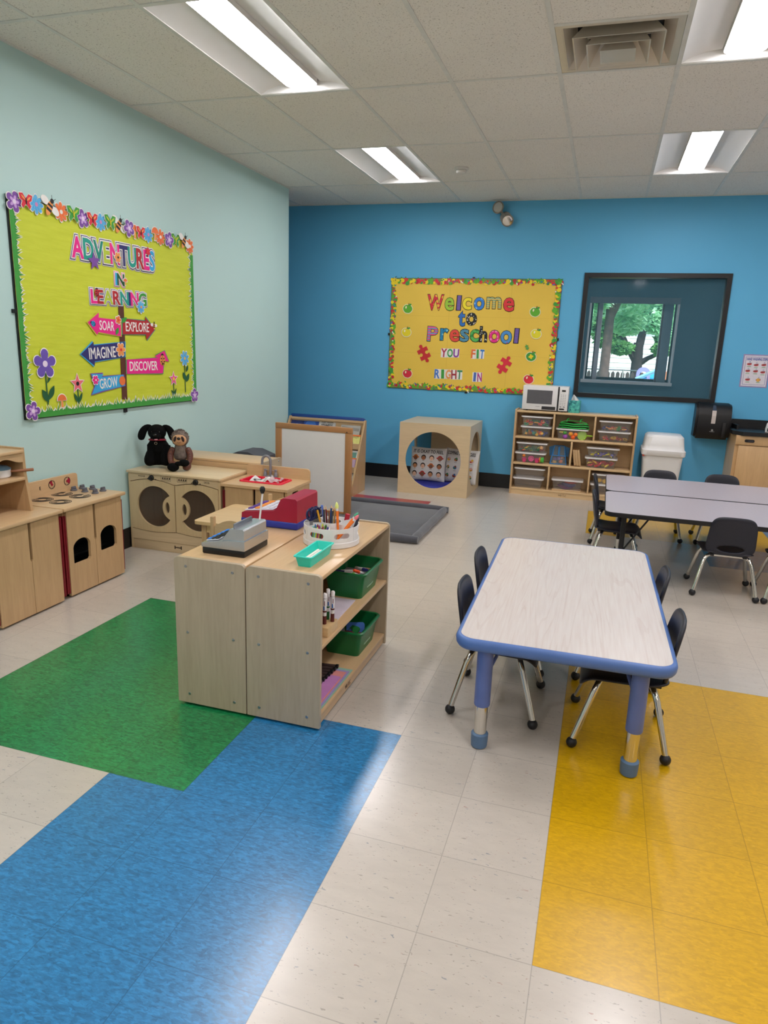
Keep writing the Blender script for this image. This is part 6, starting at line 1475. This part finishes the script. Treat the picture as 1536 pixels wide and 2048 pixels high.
def toy_mesh(kind):
    m = MB()
    if kind == 'gear': m.prism(star(8, .02, .013), -.004, .004, 'z', holes=[circ(0, 0, .006, 10)])
    elif kind == 'cube': m.box(-.010, .010, -.010, .010, -.010, .010, .002)
    elif kind == 'ball': m.ball((0, 0, 0), .022, (1, 1, .92), 14)
    elif kind == 'link': m.tube([(.016*math.cos(2*PI*k/14)*(1.3), .010*math.sin(2*PI*k/14), 0) for k in range(14)], .004, 6, closed=True)
    elif kind == 'cup': m.lathe([(0, 0), (.02, 0), (.026, .04), (.023, .04), (.018, .004), (0, .004)], (0, 0, -.02), 16)
    elif kind == 'ring': m.tube([(.026*math.cos(2*PI*k/18), .026*math.sin(2*PI*k/18), 0) for k in range(18)], .006, 8, closed=True)
    elif kind == 'stick': m.box(-.035, .035, -.005, .005, -.004, .004, .001)
    elif kind == 'hex': m.prism(circ(0, 0, .022, 6), -.005, .005, 'z')
    elif kind == 'disc': m.lathe([(0, -.007), (.062, -.005), (.07, 0), (.062, .005), (0, .007)], n=28)
    elif kind == 'leafy': m.prism(leaf(-.03, 0, .03, 0, .012), -.006, .006, 'z')
    elif kind == 'pan': m.lathe([(0, -.006), (.04, -.006), (.047, .002), (.044, .004), (.038, -.001), (0, -.001)], n=24).tube([(.045, 0, 0), (.10, 0, .004)], .007, 8)
    return m
def toys(where, grp, cx, z, items, spread=(.115, .075), levels=.016, front=False):
    """items: (kind, colour, colour word, what, how many)"""
    n = 0
    for kind, col, word, what, cnt in items:
        for k in range(cnt):
            key = (kind, col)
            x = SX+cx+rg.uniform(-spread[0], spread[0]); y = SY+.118+rg.uniform(-spread[1], spread[1]*.3); zz = z+(.014 if kind == 'disc' else .024)+levels*(n if kind == 'disc' else n % 3)
            if front: y = SY+.118-spread[1]+.012
            if key not in _protos: ob = toy_mesh(kind).build(what, C(col, .4)); _protos[key] = ob
            else: ob = _protos[key].copy(); COL.objects.link(ob)
            ob.location = (x, y, zz); ob.rotation_euler = (0 if kind in ('ball', 'cup') else rg.uniform(-.12, .12) if kind == 'disc' else rg.uniform(0, 1.3), rg.uniform(-.12, .12) if kind == 'disc' else rg.uniform(-.4, .4), rg.uniform(0, 6))
            ob.scale = (1, 1, 1) if kind == 'disc' else (1.25,)*3
            tag(ob, '%s plastic %s inside the %s' % (word, what.replace('_', ' '), where), 'toy', grp); n += 1
toys('upper left gear box', 'gears in the clear box', .229, .738, [('gear', '#e8a02a', 'orange', 'toy_gear', 8), ('gear', '#2f9a6a', 'green', 'toy_gear', 8), ('gear', '#3a3a8a', 'indigo', 'toy_gear', 10), ('gear', '#d8402a', 'red', 'toy_gear', 6)], levels=.014)
toys('cube box of the upper left compartment', 'cubes in the clear box', .229, .63, [('cube', '#e8b42a', 'yellow', 'toy_cube', 6), ('cube', '#2f9a8a', 'teal', 'toy_cube', 8), ('cube', '#3a5ab0', 'blue', 'toy_cube', 8), ('cube', '#e8742a', 'orange', 'toy_cube', 5)], levels=.012)
toys('upper right top box', 'bits in the clear box', 1.025, .738, [('cube', '#d82a4a', 'red', 'toy_piece', 6), ('gear', '#e8a05a', 'orange', 'toy_piece', 5), ('cube', '#2a3a8a', 'blue', 'toy_piece', 6), ('hex', '#2f8a4a', 'green', 'toy_piece', 3)], levels=.004)
toys('upper right lower box', 'pieces in the clear box', 1.02, .63, [('link', '#e8c02a', 'yellow', 'toy_piece', 10), ('link', '#c83a4a', 'red', 'toy_piece', 10)], levels=.008)
toys('middle left top box', 'links in the clear box', .198, .456, [('leafy', '#1f6a4a', 'dark green', 'toy_piece', 14), ('link', '#c8c83a', 'lime', 'toy_link', 10), ('link', '#e0503a', 'red', 'toy_link', 8)], levels=.016)
toys('middle right top box', 'sticks in the clear box', .93, .456, [('stick', '#e0d02a', 'yellow', 'toy_stick', 10), ('stick', '#5a4a9a', 'purple', 'toy_stick', 11), ('cube', '#4a4a9a', 'indigo', 'toy_piece', 6)], levels=.008)
toys('middle right lower box', 'shapes in the clear box', .92, .348, [('hex', '#f0d02a', 'yellow', 'toy_shape', 11), ('hex', '#c8202a', 'red', 'toy_shape', 19)], levels=.018)
toys('lower middle box', 'discs in the clear box', .60, .087, [('disc', '#7a2a6a', 'purple', 'toy_disc', 2), ('disc', '#3a3a8a', 'blue', 'toy_disc', 2), ('disc', '#e8502a', 'orange', 'toy_disc', 1)], spread=(.05, .02), levels=.0155)
toys('lower right top box', 'yellow toys in the clear box', 1.01, .18, [('ball', '#e8b83a', 'yellow', 'toy_piece', 6)], levels=.004)
def place(kind, col, name, label, grp, x, z, rot=(0, 0, 0), s=1, y=.036):
    o = toy_mesh(kind).build(name, C(col, .4), None, (SX+x, SY+y, z), rot); o.scale = (s, s, s); tag(o, label, 'toy', grp); return o
G = 'toy food in the fruit box'
zf = .63+.034
place('ball', '#4a9a3a', 'toy_pepper', 'green toy vegetable at the left of the fruit box', G, .53, zf+.03); place('ball', '#9a4aa8', 'toy_plum', 'purple toy fruit low left in the fruit box', G, .535, zf-.010, s=1.2)
place('ball', '#e8982a', 'toy_orange', 'amber toy orange in the middle of the fruit box', G, .59, zf+.022, s=1.1); place('ball', '#f07a1e', 'toy_orange', 'bright orange toy fruit beside the lime pan', G, .64, zf+.018); place('ball', '#f0641e', 'toy_tomato', 'red orange toy fruit low in the fruit box', G, .615, zf-.012, s=1.1)
place('pan', '#9cc82a', 'toy_pan', 'lime green toy frying pan in the fruit box', G, .705, zf+.012, (R(80), 0, R(0)), s=1.05, y=.04); place('leafy', '#d8c83a', 'toy_bean', 'yellow toy bean at the top left of the fruit box', G, .50, zf+.036)
G = 'cups and rings in the clear box'
zc = .348+.026
for k, (x, dz, c, w_) in enumerate(((.13, .0, '#e84a8a', 'pink toy cup at the far left of the cup box'), (.205, .012, '#e8509a', 'pink toy cup facing out in the cup box'), (.265, .0, '#e8488a', 'pink toy cup right of the middle in the cup box'))): place('cup', c, 'toy_cup', w_, G, x, zc+dz+.002, (R(70) if k == 1 else R(20), 0, 0), 1.15 if k == 1 else .95)
place('ball', '#e8882a', 'toy_ball', 'orange toy ball at the top left of the cup box', G, .125, zc+.048, s=.85)
for k, c in enumerate(('#e8742a', '#6ab04a', '#58c048', '#4ab84a')): place('ring', c, 'stacking_ring', ['orange stacking ring standing in the cup box', 'dull green stacking ring next to the orange one', 'green stacking ring second from the right in the cup box', 'green stacking ring at the right end of the cup box'][k], G, .295+.012*k, zc+.012, (0, R(90), 0), .95)
o = place('cube', '#d8a878', 'wooden_block', 'tan wooden block lying on the green links box contents', None, .30, .456+.062, (0, .3, .4), 1.6)
# bags
def green_bag():
    t = thing('zip_bag', 'clear zip bag with bright green trim lying on the fruit box', 'bag', (SX+.612, SY+.112, .63+.1086))
    MB().grid(lambda u, v: ((u-.5)*.30*(1-.12*v), (-.085+.17*v), .012+.055*math.sin(PI*v)**.6*(.8+.2*math.sin(5*u))), 16, 12).build('clear_panel', MAT('dark_clear', '#20281f', .15, var=.3, nscale=30), t)
    m = MB()
    for z, s in ((.008, 1), (.030, .97), (.052, .9)): m.tube([(-.15*s, .06, z), (-.152*s, -.07, z), (-.10, -.088, z+.005), (.0, -.09, z-.002), (.10, -.088, z+.006), (.152*s, -.07, z), (.15*s, .06, z)], .006, 8)
    m.tube([(-.13, -.082, .066), (-.06, -.06, .084), (.06, -.055, .082), (.13, -.082, .064)], .005, 8); m.build('trim', C('#2fae4a', .4), t)
    for x in (-.075, .06): MB().tube([(x, -.07, .07), (x+.004, -.062, .096), (x+.02, -.05, .104)], .007, 8).build('handle_strap', C('#2fae4a', .4), t)
green_bag()
def blue_bag():
    t = thing('zip_bag', 'clear bag with blue trim of toy fruit, middle row beside the divider', 'bag', (SX+.487, SY+.118, .3484))
    MB().grid(lambda u, v: ((u-.5)*(.165-.07*v), -.07+.02*v, .004+.19*v), 12, 12).build('clear_panel', CLEAR('bag_clear', '#b8c4cc', .25, .1), t)
    MB().grid(lambda u, v: ((u-.5)*(.165-.07*v), .07-.03*v, .004+.19*v), 6, 6).build('back_panel', MAT('bag_dark', '#24303c', .5), t)
    m = MB(); q = [(-.085, -.072, .006), (-.05, -.05, .20), (.05, -.05, .20), (.085, -.072, .006)]; m.tube(q+[q[0]], .006, 8); m.tube([(-.068, -.064, .095), (.068, -.064, .095)], .005, 8); m.tube([(.0, -.056, .10), (-.002, -.053, .19)], .011, 8); m.build('trim', C('#2a78b8', .4), t)
    for s in (-1, 1): MB().grid(lambda u, v: (s*(.052+.055*u*(1-.2*v)), -.035+.01*v, .20-.10*v-.02*u), 4, 6).build('side_flap', C('#2a5f8a', .5), t)
    for k, (c, x, z, n) in enumerate((('#5a2a8a', -.035, .05, 'purple toy fruit upper left in the blue trimmed bag'), ('#6a3a9a', .005, .062, 'violet toy fruit in the middle of the blue trimmed bag'), ('#e8742a', .025, .03, 'orange toy fruit at the lower right of the blue trimmed bag'), ('#e8b02a', -.04, .024, 'yellow toy fruit at the lower left of the blue trimmed bag'), ('#a0603a', .035, .075, 'brown toy fruit at the upper right of the blue trimmed bag'))):
        o = toy_mesh('ball').build('toy_fruit', C(c, .4), None, (SX+.487+x, SY+.118-.025, .3484+z), (0, 0, .3*k)); tag(o, n, 'toy', 'toy fruit in the blue trimmed bag')
blue_bag()
for k in range(3):
    o = MB().box(0, .022, 0, .16, 0, .168, .002).build('wooden_plank', mt('ply_z'), None, (SX+.654+.024*k, SY+.02, .3545), (0, R(-10), 0)); tag(o, ['tan wooden plank leaning nearest the divider', 'tan wooden plank in the middle of the leaning three', 'tan wooden plank leaning farthest from the divider'][k], 'plank', 'leaning wooden planks')
# ------------------------------------------------------------------ plush animals on the toy washer
def skin_body(name, verts, edges, radii, mat_, par, sub=2):
    me = bpy.data.meshes.new(name); me.from_pydata(verts, edges, []); o = bpy.data.objects.new(name, me); COL.objects.link(o); o.parent = par; me.materials.append(mat_)
    s = o.modifiers.new('skin', 'SKIN'); s.use_smooth_shade = True
    me.skin_vertices[0].data[0].use_root = True
    for i, r in enumerate(radii): me.skin_vertices[0].data[i].radius = (r, r)
    b = o.modifiers.new('sub', 'SUBSURF'); b.levels = sub; b.render_levels = sub
    dg = bpy.context.evaluated_depsgraph_get(); m2 = bpy.data.meshes.new_from_object(o.evaluated_get(dg)); bpy.data.objects.remove(o)
    m2.shade_smooth(); o = bpy.data.objects.new(name, m2); COL.objects.link(o); o.parent = par
    if not m2.materials: m2.materials.append(mat_)
    return o
def plush_dog():
    t = thing('plush_dog', 'black plush puppy with red collar sitting on the toy washer', 'plush toy', (-3.06, 2.84, .5852), R(24))
    V = [(0, .03, .075), (0, .015, .13), (0, .0, .175), (0, -.012, .215), (0, -.02, .25), (0, -.045, .24),   # pelvis, belly, chest, neck, skull, muzzle
         (-.06, .0, .06), (-.075, -.06, .03), (.06, 0, .06), (.085, -.05, .03),                         # haunches and hind feet
         (-.045, -.025, .15), (-.045, -.05, .07), (-.045, -.065, .022), (.05, -.025, .15), (.05, -.05, .07), (.05, -.065, .022)]
    E = [(0, 1), (1, 2), (2, 3), (3, 4), (4, 5), (0, 6), (6, 7), (0, 8), (8, 9), (2, 10), (10, 11), (11, 12), (2, 13), (13, 14), (14, 15)]
    skin_body('body', V, E, [.085, .08, .065, .05, .058, .04, .052, .03, .052, .03, .034, .026, .026, .034, .026, .026], mt('fur_black'), t)
    h = MB(); h.ball((0, -.018, .262), .066, (1, .9, .86), 20); h.ball((0, -.066, .240), .036, (1.05, .95, .85), 16); h.build('head', mt('fur_black'), t)
    for s in (-1, 1):
        e = MB().tube([(s*.035, .0, .300), (s*.062, -.012, .302), (s*.088, -.020, .285), (s*.104, -.026, .255), (s*.113, -.030, .222), (s*.112, -.030, .200)], [.012, .022, .027, .030, .029, .016], 12)
        for v in e.bm.verts: v.co.y = -.016+(v.co.y+.016)*.55
        o = e.build('ear', mt('fur_black'), t); md = o.modifiers.new('b', 'SUBSURF'); md.levels = md.render_levels = 1
        MB().ball((s*.026, -.070, .268), .0062).build('eye', C('#1a1512', .1), t)
    MB().ball((0, -.099, .250), .012, (1.2, .8, .85)).build('nose', C('#101012', .25), t)
    MB().ball((.004, -.086, .217), .011, (1.2, .8, .6)).build('tongue', mt('pink'), t)
    c = MB().tube([(.056*math.cos(2*PI*k/24), -.016+.052*math.sin(2*PI*k/24), .206-.006*math.sin(2*PI*k/24)) for k in range(24)], .007, 8, closed=True).build('collar', C('#8a1430', .5), t)
    MB().tube([(.009*math.cos(2*PI*k/14), -.075, .188+.009*math.sin(2*PI*k/14)) for k in range(14)], .002, 6, closed=True).build('tag_ring', mt('chrome'), c)
plush_dog()
def plush_sloth():
    t = thing('plush_sloth', 'brown corduroy plush sloth with tan face beside the black puppy', 'plush toy', (-2.868, 2.835, .5852), R(24))
    V = [(0, .01, .06), (0, .01, .12), (0, .005, .165), (0, 0, .20)]
    skin_body('body', V, [(0, 1), (1, 2), (2, 3)], [.058, .055, .045, .04], mt('fur_brown'), t)
    m = MB(); rng2 = random.Random(2); m.ball((0, 0, .228), .062, (1, .85, .98), 20)
    for k in range(420):
        a, b = rng2.uniform(0, 2*PI), rng2.uniform(-.9, 1.5); d = Vector((math.cos(a)*math.cos(b), .85*math.sin(a)*math.cos(b), math.sin(b)))
        if d.y < -.45 and d.z < .75: continue
        p = Vector((0, 0, .228))+d*.06; q = p+d*rng2.uniform(.004, .009)+Vector((0, 0, .004)); w_ = d.orthogonal().normalized()*.003; m.quad(p-w_, p+w_, q+w_*.1, q-w_*.1)
    m.build('head', mt('fur_brown'), t)
    MB().ball((0, -.030, .222), .05, (1.0, .58, .88), 20).build('face', mt('face_tan'), t)
    for s in (-1, 1):
        MB().ball((s*.027, -.0535, .230), .014, (.75, .4, 1.5), 14, Matrix.Rotation(-s*.3, 3, 'Y')).build('eye_patch', mt('dkbrown'), t)
        V = [(s*.045, .0, .165), (s*.072, -.01, .11), (s*.064, -.035, .055), (s*.02, -.07, .045)]
        skin_body('arm', V, [(0, 1), (1, 2), (2, 3)], [.026, .024, .022, .02], mt('cord_brown'), t)
        V = [(s*.04, .0, .035), (s*.062, -.045, .03), (s*.03, -.085, .026)]
        skin_body('leg', V, [(0, 1), (1, 2)], [.032, .03, .026], mt('cord_brown'), t)
    MB().ball((-.040, -.09, .032), .034, (1.25, .9, .9), 16).build('foot', mt('fur_black'), t); MB().ball((.036, -.085, .062), .03, (1.3, .9, .85), 16).build('foot', mt('fur_black'), t); MB().ball((.0, -.092, .058), .022, (1.3, .9, .8), 14).build('paw', mt('fur_black'), t)
    MB().ball((0, -.060, .234), .0115, (1.1, .7, .9)).build('nose', C('#140f0e', .2), t)
    MB().tube([(-.014, -.0595, .207), (0, -.0605, .202), (.014, -.0595, .208)], .0014, 6).build('mouth', mt('dkbrown'), t)
plush_sloth()
